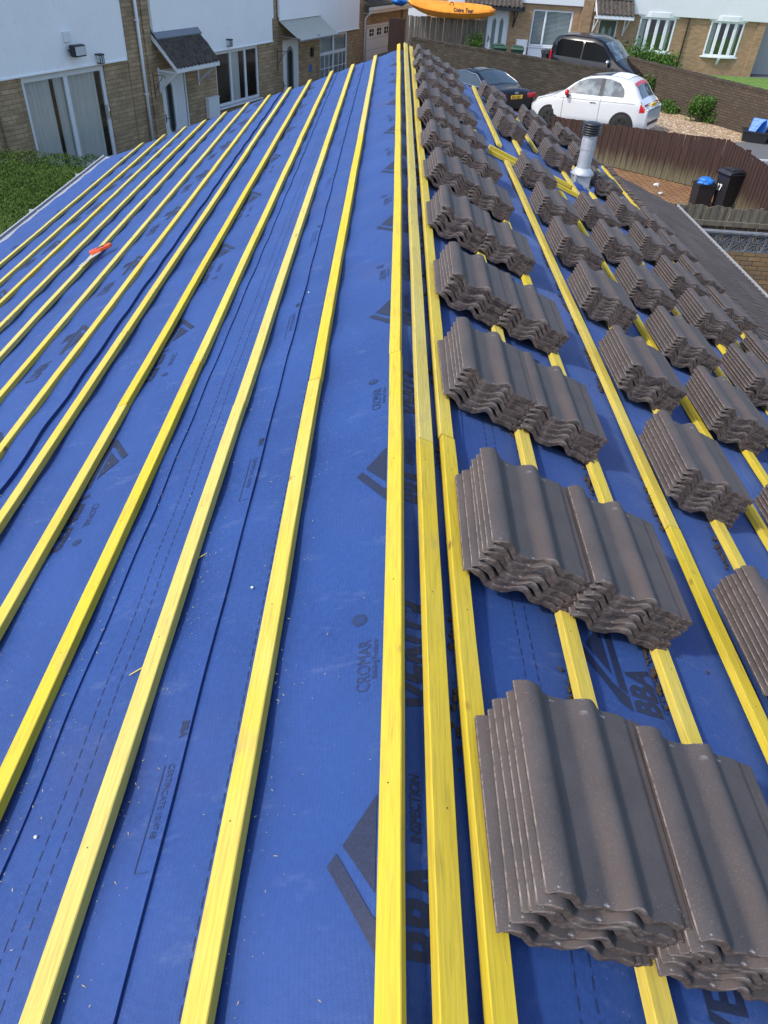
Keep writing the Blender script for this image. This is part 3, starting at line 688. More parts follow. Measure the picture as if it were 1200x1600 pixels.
for j in range(15):
    a = pi*j/14; rows.append([(-.20+.36*i/15, -.155-.075*sin(a)*(1+.3*noise.noise((i*.5, j*.4, 3))), -.02+.10*cos(a)*(.6+.5*noise.noise((i*.45, 2, 1)))+.03*sin(i*.4)) for i in range(16)])
mb.grid(rows); mb.build('membrane_collar', M['membrane'], fl)

# ------------------------------------------------------------ handsaw, splinter, crumbs
sx_, sy_ = -2.50, 6.36
saw = empty('handsaw', (sx_, sy_, zl(sx_)-.004)); saw.rotation_euler = (0, -A_, radians(-8)); saw.scale = (.82, .82, .82); tag(saw, 'orange-handled handsaw with black grip lying against a batten', 'handsaw')
mb = MB(); hp = [(-.085, -.02), (-.06, .05), (.02, .085), (.055, .075), (.075, .0), (.055, -.05), (-.075, -.055)]
def ring(mb, outer, inner, z0, z1, mi=0):
    n = len(outer); vs = [(x, y, z0) for x, y in outer] + [(x, y, z0) for x, y in inner] + [(x, y, z1) for x, y in outer] + [(x, y, z1) for x, y in inner]; fs = []
    for i in range(n):
        j = (i+1) % n; fs += [(i, j, n+j, n+i), (2*n+i, 3*n+i, 3*n+j, 2*n+j), (i, 2*n+i, 2*n+j, j), (n+i, n+j, 3*n+j, 3*n+i)]
    mb.add(vs, fs, mi)
outer = [(-.055, -.075), (.035, -.065), (.06, .0), (.055, .10), (.02, .125), (-.03, .10), (-.065, .02)]
inner = [(-.025, -.045), (.015, -.035), (.03, .005), (.028, .075), (.01, .09), (-.005, .075), (-.03, .015)]
rt = lambda p: [((x*cos(-.85)-(y-.02)*sin(-.85))*1.25, (x*sin(-.85)+(y-.02)*cos(-.85))*1.25) for x, y in p]
ring(mb, rt(outer), rt(inner), .012, .045); mb.build('handle', M['saw_orange'], saw, bevel=.006)
mb = MB(); mb.tube([(-.045, .01, .03), (-.0, .045, .035), (.05, .07, .03)], .017); mb.build('grip', M['black'], saw)
mb = MB(); mb.prism([(-.045, -.06), (.045, -.05), (-.0, -.46), (-.035, -.46)], .010, .0125); mb.build('blade', M['metal'], saw)
for i, (x, y, L, a) in enumerate([(-.665, 1.285, .13, .9), (-.58, 1.75, .05, .4)]):
    mb = MB(); mb.tube([(0, 0, .004), (L*.5*cos(a), L*.5*sin(a)*.5, .016), (L*cos(a), L*sin(a)*.6, .03)], [.0016, .0022, .0012], 6)
    tag(mb.build('wood_splinter', M['wood3'], loc=(x, y, zmem(x, y)+.008)), ['long pale wood splinter leaning on the second batten left of the ridge', 'tiny pale wood sliver beside the second batten left of the ridge'][i], 'splinter')
for i, (x, y) in enumerate([(-.345, 1.555), (-.77, .83), (-.40, 3.9)]):
    mb = MB(); mb.lathe([(.0015, 0), (.0045, .001), (.0045, .003), (.0015, .0045)], n=10)
    tag(mb.build('white_pellet', M['white'], loc=(x, y, zmem(x, y)+.008)), ['white speck on membrane beside first batten left of the ridge', 'white speck near the lower left corner on the membrane', 'small far white speck on the blue membrane'][i], 'pellet')
rr = random.Random(5); mb = MB()
def crumb(mb, x, y, z, r):
    k = []
    for a in range(5):
        for b in range(6):
            th = pi*a/4; ph = 2*pi*b/6; q_ = r*(1+.35*rr.uniform(-1, 1)); k.append((x+q_*sin(th)*cos(ph), y+q_*sin(th)*sin(ph)*1.3, z+q_*.7*cos(th)))
    mb.add(k, [(a*6+b, a*6+(b+1) % 6, (a+1)*6+(b+1) % 6, (a+1)*6+b) for a in range(4) for b in range(6)], 0)
for k, xb in enumerate(XRs[:6]):
    for c_ in range(26):
        yc = rr.uniform(.5, 9)
        for _ in range(rr.randint(4, 22)):
            y = yc+rr.gauss(0, .05); x = xb-.012-abs(rr.gauss(0, .007)); 
            if .3 < y < 10: crumb(mb, x, y, zmem(x, y)+.008, rr.uniform(.0025, .008))
for _ in range(160):
    x = rr.uniform(.35, 3); y = rr.uniform(.5, 8); crumb(mb, x, y, zmem(x, y)+.006, rr.uniform(.001, .005))
tag(mb.build('moss_crumbs', M['crumbs_and_rib_shade']), 'dark moss and mortar crumbs gathered along the battens on the right slope', 'crumbs', None, 'stuff')
mb = MB()
for _ in range(1500):
    x = rr.choice(XLs[:5])+.055*CA+abs(rr.gauss(0, .05)) if rr.random() < .55 else rr.uniform(-3.5, .1); y = abs(rr.gauss(0, 3))+.3
    if y > 8 or x > .1: continue
    s_ = rr.uniform(.0006, .0018); a = rr.uniform(0, pi); l = rr.uniform(1, 4)*s_; z = zmem(x, y)+.011
    dx, dy = l*cos(a), l*sin(a); mb.add([(x-dx, y-dy, z), (x+s_*.6*sin(a), y-s_*.6*cos(a), z+.001), (x+dx, y+dy, z), (x-s_*.6*sin(a), y+s_*.6*cos(a), z+.001)], [(0, 1, 2, 3)], 0)
tag(mb.build('sawdust', M['wood3']), 'pale sawdust scattered over the blue membrane', 'sawdust', None, 'stuff')

# ------------------------------------------------------------ house kit (local: x along the front, -y outwards, z up)
def wall(mb, x0, x1, z0, z1, holes, y=0., d=.13, mi=0):
    xs = sorted({x0, x1, *[a for h in holes for a in h[:2]]}); zs = sorted({z0, z1, *[a for h in holes for a in h[2:]]})
    for i in range(len(xs)-1):
        for j in range(len(zs)-1):
            cx, cz = (xs[i]+xs[i+1])/2, (zs[j]+zs[j+1])/2
            if any(h[0] < cx < h[1] and h[2] < cz < h[3] for h in holes): continue
            mb.add([(xs[i], y, zs[j]), (xs[i+1], y, zs[j]), (xs[i+1], y, zs[j+1]), (xs[i], y, zs[j+1])], [(0, 1, 2, 3)], mi)
    for a, b, c, e in holes:
        mb.add([(a, y, c), (b, y, c), (b, y, e), (a, y, e), (a, y+d, c), (b, y+d, c), (b, y+d, e), (a, y+d, e)], [(0, 4, 5, 1), (1, 5, 6, 2), (2, 6, 7, 3), (3, 7, 4, 0)], mi)
def window(par, a, b, c, e, mull=(), trans=(), fr=.065, y=.05, sill=True, name='window', curt=None, blind=False, sashes=True, glass='glass', back=True):
    """frame with mullions, one pane mesh, things behind the glass"""
    mb = MB(); D_ = .07
    mb.box(a, b, y, y+D_, c, c+fr); mb.box(a, b, y, y+D_, e-fr, e); mb.box(a, a+fr, y+.001, y+D_-.001, c+fr, e-fr); mb.box(b-fr, b, y+.001, y+D_-.001, c+fr, e-fr)
    for m_ in mull: mb.box(m_-fr*.55, m_+fr*.55, y+.002, y+D_-.002, c+fr, e-fr)
    for t_ in trans: mb.box(a+fr, b-fr, y+.004, y+D_-.004, t_-fr*.5, t_+fr*.5)
    f = mb.build(name, M['white'], par, bevel=.006)
    g = MB(); g.add([(a+fr, y+.035, c+fr), (b-fr, y+.035, c+fr), (b-fr, y+.035, e-fr), (a+fr, y+.035, e-fr)], [(0, 1, 2, 3)]); g.build('pane', M[glass], f)
    if sill: s = MB(); s.box(a-.06, b+.06, -.10, y, c-.05, c); s.build('sill', M['white'], f, bevel=.008)
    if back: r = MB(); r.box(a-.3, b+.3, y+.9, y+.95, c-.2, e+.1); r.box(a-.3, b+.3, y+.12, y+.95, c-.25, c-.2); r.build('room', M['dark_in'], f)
    if curt:
        cm = MB()
        for (p, q_, yy, dens) in curt:
            n = int((q_-p)/.025); rows = []
            for z in (c-.05, (c+e)/2, e): rows.append([(p+(q_-p)*i/n, y+yy+.035*sin(i*.9*dens)+.012*sin(i*2.3), z) for i in range(n+1)])
            cm.grid(rows)
        cm.build('curtain', M['curtain'], f)
    if blind:
        bm_ = MB(); z = c+.05
        while z < e-.03: bm_.box(a+fr, b-fr, y+.10, y+.125, z, z+.034); z += .05
        bm_.build('blind', M['blind'], f)
    return f
def tile_canopy(par, a, b, z_top, z_low, out, bracket=True, fascia='white', mat_='dark_roof', flashing=True):
    mb = MB(); rows = []; n = int((b-a)/.035)
    for j in range(7):
        t = j/6; k = t*2 - int(t*2+1e-6) if t < 1 else 1; y = -out*t; z = z_top+(z_low-z_top)*t
        rows.append([(a+(b-a)*i/n, y, z+.06*abs(sin(i*.035/.21*pi))+(.035 if j in (3,) else 0)+.016*noise.noise((i*.4, j*1.3, a))) for i in range(n+1)])
    mb.grid(rows); mb.grid([[(p[0], p[1], p[2]-.045) for p in rows[-1]], rows[-1]])
    c = mb.build('canopy', M[mat_], par)
    mb = MB(); mb.add([(a+.01, -.02, z_top-.03), (b-.01, -.02, z_top-.03), (b-.01, -out+.03, z_low-.045), (a+.01, -out+.03, z_low-.045)], [(0, 1, 2, 3)])
    mb.box(a+.02, b-.02, -out+.02, -out+.045, z_low-.16, z_low-.03)
    for x in (a, b-.025):
        mb.prism([(0, z_top-.02), (0, z_top-.20), (-out+.02, z_low-.17), (-out+.02, z_low-.02)], x, x+.025, 'x')
    mb.build('fascia', M[fascia], c, bevel=.004)
    if bracket:
        for x in (a+.12, b-.17):
            k = MB(); k.box(x, x+.05, -.06, -.005, z_low-.85, z_low-.1); k.box(x+.001, x+.049, -out+.1, -.06, z_low-.20, z_low-.15)
            k.prism([(-.04, z_low-.80), (-.04, z_low-.72), (-out+.16, z_low-.16), (-out+.08, z_low-.16)], x+.003, x+.047, 'x'); k.build('bracket', M[fascia], c)
    if flashing: k = MB(); k.prism([(0.0, z_top+.10), (-.02, z_top+.10), (-.26, z_top-.02+(z_low-z_top)*.2+.06), (-.24, z_top-.06+(z_low-z_top)*.2+.06)], a, b, 'x'); k.build('flashing', M['lead'], c)
    return c
def door(par, a, b, c, e, leaf='white', y=.05, arch=True, glassm='dark_in', side=None, knob=True):
    mb = MB(); fr = .07
    for bx in ((a, a+fr, c, e), (b-fr, b, c, e), (a+fr, b-fr, e-fr, e)): mb.box(bx[0], bx[1], y, y+.08, bx[2], bx[3])
    d = mb.build('door', M['white'], par, bevel=.005)
    lb = b if side is None else side
    mb = MB(); mb.box(a+fr, lb-(fr if side is None else 0), y+.02, y+.065, c, e-fr); lf = mb.build('leaf', M[leaf], d, bevel=.005)
    if side is not None:
        mb = MB(); mb.box(lb, lb+.06, y+.001, y+.079, c, e-fr-.001); x = lb+.06
        while x < b-fr-.05: mb.box(x, x+.10, y+.03, y+.06, c, e-fr-.001); x += .108
        mb.build('side_panel', M['white'], d, bevel=.006)
        b = lb+fr
    mx = (a+b)/2; 
    if arch:
        ww = (b-a)*.20
        for s_, m_, yy in ((1.0, 'grey_green', .012), (.60, 'dark_in', .008)):
            mb = MB(); p = []; h0, h1 = c+.45+(1-s_)*.1, e-.62
            for i in range(13): t = pi*i/12; p.append((mx+ww*s_*cos(t), h1+ww*s_*1.2*sin(t)))
            p += [(mx-ww*s_, h0+ww*s_), (mx-ww*s_*.6, h0), (mx+ww*s_*.6, h0), (mx+ww*s_, h0+ww*s_)]
            mb.prism(p, y+yy, y+.03, 'y'); mb.build('glazing', M[m_], lf)
    else:
        for s_ in (-1, 1):
            mb = MB(); cx = mx+s_*(b-a)*.17; w_ = (b-a)*.085; mb.prism([(cx-w_, c+.55), (cx+w_, c+.55), (cx+w_, e-.45), (cx, e-.30), (cx-w_, e-.45)], y+.010, y+.03, 'y'); mb.build('glazing', M[glassm], lf)
        mb = MB(); mb.box(mx-.12, mx+.12, y+.005, y+.03, c+.32, c+.38); mb.build('letter_slot', M['black'], lf)
    mb = MB(); mb.tube([(a+fr+.07, y+.02, c+.95), (a+fr+.07, y-.035, c+.95), (a+fr+.19, y-.035, c+.95)], .012); mb.box(a+fr+.05, a+fr+.09, y+.008, y+.02, c+.82, c+1.08); mb.build('handle', M['black'], lf)
    return d
def lantern(par_root, x, z, s=1., label='', y=-.10, name='wall_lantern'):
    e = empty(name, par_root.matrix_world @ Vector((x, y, z)), par_root.rotation_euler.z); tag(e, label, 'wall lamp')
    mb = MB(); mb.prism([(-.05*s, -.06*s), (.05*s, -.06*s), (.075*s, .09*s), (-.075*s, .09*s)], -.13*s, 0, 'y'); mb.build('lamp_body', M['lamp'], e)
    mb = MB(); mb.box(-.085*s, .085*s, -.145*s, .01, .09*s, .12*s); mb.box(-.012*s, .012*s, -.138*s, -.125*s, -.05*s, .09*s); mb.box(-.06*s, .06*s, -.14*s, 0.005, -.08*s, -.06*s)
    for sx in (-1, 1): mb.box(sx*.062*s-.008, sx*.062*s+.008, -.138*s, -.12*s, -.06*s, .09*s)
    mb.build('lamp_frame', M['black'], e); return e
bpy.context.view_layer.update()
def house(name, loc, az, label):
    e = empty(name, loc, radians(az)); tag(e, label, 'house'); bpy.context.view_layer.update(); return e
def gable_roof(par, x0, x1, y0, y1, z, h, m='dark_roof'):
    mb = MB(); ym = (y0+y1)/2; mb.add([(x0, y0-.4, z), (x1, y0-.4, z), (x1, ym, z+h), (x0, ym, z+h), (x0, y1+.4, z), (x1, y1+.4, z)], [(0, 1, 2, 3), (3, 2, 5, 4)]); mb.build('roof', M[m], par)
    mb = MB(); mb.box(x0, x1, y0-.42, y0-.3, z-.16, z-.02); mb.build('fascia', M['white'], par)
def shell(mb, x0, x1, y1, z0, z1, y0=0.002):
    mb.add([(x0, y0, z0), (x1, y0, z0), (x1, y1, z0), (x0, y1, z0), (x0, y0, z1), (x1, y0, z1), (x1, y1, z1), (x0, y1, z1)], [(1, 2, 6, 5), (2, 3, 7, 6), (3, 0, 4, 7), (4, 5, 6, 7)], 0)
LO, LA = (-9.04, 26.33, 0), 67
GZ = -1.05; RZ = 5.1
# house with the patio door
h = house('terraced_house', LO, LA, 'rendered house with big sliding patio door, behind the hedge at far left')
mb = MB(); wall(mb, -11, 1.72, GZ, 2.1, [(-3.55, -.14, -.8, 1.94), (-9, -6.2, .4, 1.7)]); wall(mb, .86, 1.72, 2.1, RZ, []); shell(mb, -11, 1.72, 8, GZ, RZ); mb.box(1.0, 1.25, -.03, .0, GZ, RZ)
mb.box(-4.6, -3.75, -.07, 0, GZ, 2.0)
mb.build('wall', M['brick_left'], h)
mb = MB(); mb.box(-11, .84, -.10, .01, 1.98, RZ); mb.box(-11, .87, -.13, -.09, 1.975, 2.03); mb.box(.83, .875, -.125, -.02, 2.03, RZ); mb.build('render_panel', M['render_left'], h, bevel=.012)
window(h, -3.55, -.14, -.8, 1.94, mull=(-1.80,), fr=.14, sill=False, name='patio_door', curt=[(-3.4, -2.3, .16, 1), (-2.2, -1.75, .14, 2.1), (-1.7, -.42, .2, .8)])
mb = MB(); mb.box(-.32, -.28, -.03, .05, .45, .85); mb.tube([(-.30, -.0, .5), (-.30, -.07, .5), (-.30, -.07, .8), (-.30, 0, .8)], .012); mb.build('door_handle', M['chrome'], h)
window(h, -9, -6.2, .4, 1.7, mull=(-7.6,))
gable_roof(h, -11.2, 1.74, 0, 8, RZ, 2.2)
# middle house with the tiled canopy
h2 = house('terraced_house', LO, LA, 'rendered house with mossy tiled porch canopy and half-open triple window')
mb = MB(); wall(mb, 1.725, 10.55, GZ, 2.6, [(2.55, 4.05, -.95, 1.55), (5.9, 9.0, -.12, 1.76)]); wall(mb, 10.15, 10.55, 2.6, RZ, []); wall(mb, 1.725, 2.36, 2.6, RZ, []); shell(mb, 1.725, 10.55, 8, GZ, RZ)
mb.box(1.95, 2.25, -.04, 0, GZ, RZ); mb.build('wall', M['brick_left'], h2)
mb = MB(); mb.box(4.9, 10.0, -.10, .01, 1.79, 2.62); mb.box(2.36, 10.14, -.10, .009, 2.60, RZ); mb.box(4.88, 10.02, -.125, -.09, 1.785, 1.83); mb.build('render_panel', M['render_left'], h2, bevel=.01)
tile_canopy(h2, 2.32, 4.85, 2.62, 1.70, .95)
door(h2, 2.55, 4.05, -.95, 1.52, side=3.45)
window(h2, 5.9, 9.0, -.12, 1.76, mull=(7.0, 8.05), fr=.11, curt=[(7.05, 7.75, .15, 1.2)], sill=True)
mb = MB(); mb.box(5.05, 5.75, -.16, .0, -.35, .32); mb.box(5.03, 5.77, -.18, .0, .32, .36); mb.build('meter_box', M['white'], h2, bevel=.01)
mb = MB(); mb.lathe([(.11, 0), (.11, .015)], n=14, mx=Matrix.Translation((5.35, -.0, 1.05)) @ Matrix.Rotation(pi/2, 4, 'X')); mb.build('house_plaque', M['lead'], h2)
gable_roof(h2, 1.74, 10.56, 0, 8, RZ, 2.2)
dp = empty('drainpipe', h.matrix_world @ Vector((1.62, -.09, 0)), radians(LA)); tag(dp, 'white downpipe between the patio-door house and the tiled-canopy house', 'drainpipe')
mb = MB(); mb.tube([(0, 0, GZ), (0, 0, RZ)], .052, 12); mb.build('pipe', M['white'], dp)
for z in (.9, 3.0): mb = MB(); mb.box(-.09, .09, -.035, .06, z, z+.035); mb.build('clip', M['white'], dp)
# third house with the clear canopy
h3 = house('terraced_house', LO, LA, 'flaking rendered house with clear sheet canopy over a white arched-glass door')
mb = MB(); wall(mb, 10.555, 19.05, GZ, 2.5, [(10.95, 12.42, -.9, 1.76), (14.38, 17.35, -.5, 1.70)]); wall(mb, 18.4, 19.05, 2.5, RZ, []); shell(mb, 10.555, 19.05, 8, GZ, RZ); mb.build('wall', M['brick_left'], h3)
mb = MB(); mb.box(14.3, 18.38, -.10, .01, 1.72, 2.5); mb.box(10.62, 18.38, -.10, .009, 2.48, RZ); mb.box(14.28, 18.4, -.125, -.09, 1.71, 1.75); mb.build('render_panel', M['render_left'], h3, bevel=.01)
mb = MB(); rows = []
for j in range(9):
    t = j/8; rows.append([(10.65+(14.25-10.65)*i/60, -1.05*t, 2.50-.52*t-.10*sin(t*pi*.5)+.02*sin(i*1.1)) for i in range(61)])
mb.grid(rows); mb.grid([[(p[0], p[1], p[2]-.02) for p in rows[-1]], rows[-1]]); cn = mb.build('canopy', M['canopy_pvc'], h3)
mb = MB(); mb.box(10.6, 14.3, -.06, 0, 2.50, 2.60); mb.box(10.62, 10.66, -1.05, -.06, 1.92, 1.95); mb.box(10.62, 14.28, -1.08, -1.04, 1.83, 1.87); mb.box(12.4, 12.44, -1.03, -.05, 1.93, 1.96); mb.build('canopy_frame', M['lead'], cn)
door(h3, 10.95, 12.42, -.9, 1.76)
window(h3, 14.38, 17.35, -.5, 1.70, mull=(15.87,), trans=(.92,), fr=.13, blind=True)
mb = MB()
for x in (14.95, 15.4, 16.4, 16.85): mb.box(x-.018, x+.018, .035, .06, -.2, .88)
mb.box(14.45, 17.28, .036, .059, .3, .335); mb.build('glazing_bar', M['white'], h3)
mb = MB(); mb.box(13.45, 13.6, -.10, 0, .95, 1.30); mb.build('wall_light', M['black'], h3)
mb = MB(); mb.prism([(13.3, .35), (13.55, .35), (13.5, .45), (13.55, .58), (13.4, .66), (13.28, .5)], -.02, 0, 'y'); mb.build('house_plaque', M['blue_plastic'], h3)
gable_roof(h3, 10.56, 19.06, 0, 8, RZ, 2.2)
# garage
h4 = house('garage', LO, LA, 'stone garage with white panelled up-and-over door and four small panes')
mb = MB(); wall(mb, 19.06, 25.0, GZ, 2.45, [(19.5, 23.95, -.95, 1.78)]); shell(mb, 19.06, 25.0, 7, GZ, 2.45); mb.box(24.0, 24.75, -.12, 0, GZ, 2.3); mb.build('wall', M['brick_left'], h4)
mb = MB(); mb.box(19.5, 23.95, .03, .10, 1.66, 1.78); mb.box(19.5, 19.62, .03, .10, -.95, 1.66); mb.box(23.83, 23.95, .03, .10, -.95, 1.66)
for k in range(5): mb.box(19.62, 23.83, .055, .10, -.92+k*.515, -.92+k*.515+.50)
gd = mb.build('garage_door', M['white'], h4, bevel=.012)
for x in (20.25, 21.2, 22.15, 23.1):
    f = MB(); f.box(x-.26, x+.26, .045, .056, 1.26, 1.56); f.build('window', M['dark_in'], gd)
    f = MB(); f.box(x-.02, x+.02, .036, .045, 1.26, 1.56); f.box(x-.26, x+.26, .0361, .0449, 1.395, 1.425); f.build('window_bar', M['white'], gd)
mb = MB(); rows = []
for j in range(25):
    t = j/24; s_ = 6*t-int(6*t+1e-6) if t < 1 else 1
    rows.append([(19.0+6.2*i/160, -.45+3.9*t, 2.66+1.55*t+.035*abs(sin(i*6.2/160/.2*pi))+.03*(1-s_)) for i in range(161)])
mb.grid(rows); mb.build('roof', M['dark_roof'], h4)
mb = MB(); mb.box(18.95, 25.15, -.50, -.36, 2.46, 2.58); mb.box(19.0, 25.1, -.36, -.33, 2.30, 2.52); mb.box(19.1, 25.0, -.34, 0, 2.295, 2.31); mb.build('gutter', M['white'], h4, bevel=.01)
mb = MB(); mb.tube([(19.12, -.44, 2.48), (19.12, -.30, 2.30), (19.12, -.09, 2.1), (19.12, -.09, GZ)], .045, 10); mb.build('drainpipe', M['white'], h4)
lantern(h, -.46, 2.13, 1.3, 'small black and clear lantern above the right end of the patio door')
lantern(h2, 6.68, 2.0, 1.2, 'small lantern on white render above the triple window')
fl2 = empty('floodlight', h.matrix_world @ Vector((-1.45, -.1, 2.45)), radians(LA)); tag(fl2, 'black floodlight with white sensor box on the left house render', 'floodlight')
mb = MB(); mb.box(-.24, .24, -.30, -.10, -.14, .16); mb.build('lamp_head', M['black'], fl2, bevel=.03)
mb = MB(); mb.box(-.20, .20, -.31, -.30, -.10, .12); mb.build('lens', M['lamp'], fl2)
mb = MB(); mb.tube([(-.18, 0, .02), (-.26, -.14, .0), (-.22, -.2, 0)], .02); mb.build('arm', M['black'], fl2)
mb = MB(); mb.box(-.30, -.06, -.09, 0, .22, .48); mb.build('sensor_box', M['white'], fl2, bevel=.015)
for (x, hh, lb) in ((2.12, h2, 'black wire hanging-basket bracket beside the drainpipe'), (10.42, h3, 'black wire hanging-basket bracket left of the arched white door')):
    e = empty('basket_bracket', hh.matrix_world @ Vector((x, -.05, 1.15)), radians(LA)); tag(e, lb, 'bracket')
    mb = MB(); mb.tube([(0, 0, -.45), (0, 0, .35)], .012, 6); mb.tube([(0, 0, .28), (0, -.45, .30), (0, -.52, .22)], .011, 6); mb.tube([(0, 0, -.25), (0, -.2, .05), (0, -.42, .29)], .010, 6); mb.build('iron_rod', M['black'], e)

# right-hand terrace
RO, RA = (18.14, 42.55, 0), 5
r1 = house('terraced_house', RO, RA, 'buff brick house with white door and lattice window behind the green bins')
mb = MB(); wall(mb, -15.7, -8.75, .8, 3.45, [(-13.75, -12.7, .9, 3.02), (-11.6, -9.62, 1.66, 3.15)]); shell(mb, -15.7, -8.75, 8, .8, 6.2); mb.box(-9.25, -8.75, -.12, 0, .8, 6.2); mb.box(-14.9, -14.5, -.06, 0, .8, 3.45); mb.build('wall', M['brick_right'], r1)
mb = MB(); mb.box(-14.5, -9.25, -.10, .01, 3.36, 6.2); mb.box(-15.72, -14.95, -.10, .01, 2.9, 6.2); mb.build('render_panel', M['render_right'], r1, bevel=.01)
tile_canopy(r1, -14.75, -12.35, 3.75, 3.22, .8, fascia='black')
door(r1, -13.75, -12.7, .9, 3.02, arch=False, glassm='grey_green')
window(r1, -11.6, -9.62, 1.66, 3.15, mull=(-10.95,), fr=.08, blind=True)
mb = MB()
for k in range(9):
    for s_ in (-1, 1):
        x = -11.27; z = 1.76+k*.15; mb.add([(x-.25, .07, z-s_*.14), (x-.25, .07, z-s_*.14+.012), (x+.25, .07, z+s_*.14+.012), (x+.25, .07, z+s_*.14)], [(0, 1, 2, 3)])
mb.build('lattice', M['lead'], r1)
mb = MB(); mb.box(-12.25, -11.72, -.25, 0, .9, 1.92); mb.build('meter_cabinet', M['white'], r1, bevel=.02)
mb = MB(); mb.box(-11.6, -9.6, -.06, 0, .9, 1.6); mb.build('lower_panel', M['white'], r1)
mb = MB(); mb.box(-12.2, -12.05, -.16, 0, 3.05, 3.2); mb.build('wall_light', M['black'], r1)
gable_roof(r1, -15.75, -8.75, 0, 8, 6.2, 2.2)
r2 = house('terraced_house', RO, RA, 'buff brick house with two white bow windows behind the black people carrier')
mb = MB(); wall(mb, -8.745, .08, .8, 3.25, [(-8.3, -7.35, .9, 2.95), (-6.3, -4.5, 1.72, 3.12), (-2.72, -1.0, 1.70, 3.14)]); shell(mb, -8.745, .08, 8, .8, 6.2); mb.box(-.32, .081, -.05, 0, .8, 3.2); mb.build('wall', M['brick_right'], r2)
mb = MB(); mb.box(-8.7, .09, -.10, .01, 3.2, 6.2); mb.build('render_panel', M['render_right'], r2, bevel=.01)
tile_canopy(r2, -8.72, -6.9, 3.85, 3.15, .8)
door(r2, -8.3, -7.35, .9, 2.95, leaf='green_door', arch=False, glassm='grey_green')
def bow(par, a, b, c, e, n=4):
    mb = MB(); g = MB(); mid = (a+b)/2; pts = [(a+(b-a)*i/n, -.05*(1-((i-n/2)/(n/2))**2)-.02) for i in range(n+1)]
    for i in range(n):
        (xa, ya), (xb, yb_) = pts[i], pts[i+1]; L = sqrt((xb-xa)**2+(yb_-ya)**2); mx = Matrix.Translation((xa, ya, 0)) @ Matrix.Rotation(atan2(yb_-ya, xb-xa), 4, 'Z')
        fr = .075
        mb.box(0, L, 0, .07, c, c+fr, mx=mx); mb.box(0, L, 0, .07, e-fr, e, mx=mx); mb.box(0, fr, .001, .069, c+fr, e-fr, mx=mx); mb.box(L-fr, L, .001, .069, c+fr, e-fr, mx=mx)
        g.box(fr, L-fr, .03, .035, c+fr, e-fr, mx=mx)
    f = mb.build('window', M['white'], par, bevel=.006); g.build('pane', M['glass'], f)
    for nm, z0, z1, o_ in (('sill', c-.07, c-.001, .10), ('head_cover', e+.001, e+.22, .08)):
        s = MB(); p = [(x, y-o_) for x, y in pts]; p[0] = (p[0][0]-.12, -.02); p[-1] = (p[-1][0]+.12, -.02); s.prism(p[::1]+[(b+.1, .06), (a-.1, .06)], z0, z1); s.build(nm, M['white'], f, bevel=.01)
    r = MB(); r.box(a, b, .9, .95, c-.1, e+.1); r.build('room', M['dark_in'], f)
    cm = MB(); cm.grid([[(a+.1+.3*i/12, .15+.03*sin(i*1.7), z) for i in range(13)] for z in (c, e)]); cm.grid([[(b-.45+.3*i/12, .15+.03*sin(i*1.7), z) for i in range(13)] for z in (c, e)]); cm.build('curtain', M['curtain'], f)
bow(r2, -6.3, -4.5, 1.72, 3.12); bow(r2, -2.72, -1.0, 1.70, 3.14)
mb = MB(); mb.prism([(-.02, 1.62), (-.22, 1.62), (-.02, 1.35)], -1.93, -1.82, 'x'); mb.build('sill_bracket', M['white'], r2)
mb = MB(); mb.tube([(-3.88, -.06, .85), (-3.88, -.06, 6)], .035, 8); mb.build('drainpipe', M['brick_wall'], r2)
gable_roof(r2, -8.74, .1, 0, 8, 6.2, 2.2)
r3 = house('rendered_house', (18.5, 43.5, 0), 5, 'grey rendered house side at the far right edge beyond the brick terrace')
mb = MB(); mb.box(.1, 9, .3, 8, .8, 6.2); mb.build('wall', M['grey_render'], r3); gable_roof(r3, .1, 9, .3, 8, 6.2, 2)

r4 = house('outbuilding', (-1, 62, 0), 0, 'white rendered building glimpsed above the orange kayak')
mb = MB(); mb.box(0, 9, 0, 6, -1, 4.6); mb.build('wall', M['render_right'], r4); gable_roof(r4, -.3, 9.3, 0, 6, 4.6, 1.6)
# ------------------------------------------------------------ walls and fences
def block_wall(name, p, q_, zt0, zt1, zb, th, m, label, cope=.0, seg=1):
    p, q_ = Vector((*p, 0)), Vector((*q_, 0)); d = (q_-p); L = d.length; e = empty(name, p, atan2(d.y, d.x)); tag(e, label, 'wall')
    mb = MB(); n = max(1, int(L/1.5)); rows = []
    mb.prism([(0, zb), (L, zb), (L, zt1), (0, zt0)], 0, th, 'y'); mb.build('brickwork', M[m], e)
    mb = MB(); k = 0; x = 0; r = random.Random(2)
    while x < L-.05:
        w_ = .108; z = zt0+(zt1-zt0)*x/L; mb.box(x, x+w_-.012, -.012, th+.012, z, z+.105+r.uniform(-.008, .008)); x += w_
    mb.build('coping', M[m], e, bevel=.006); return e
block_wall('garden_wall', (.75, 36.65), (8.04, 30.75), CZ-3.82, CZ-3.80, .3, .22, 'brick_wall', 'long dark weathered wall behind the black saloon')
block_wall('garden_wall', (8.7, 35.9), (13.9, 25.0), CZ-3.72, CZ-3.72, .6, .22, 'brick_wall2', 'rough brown wall running along the gravel to the right edge')
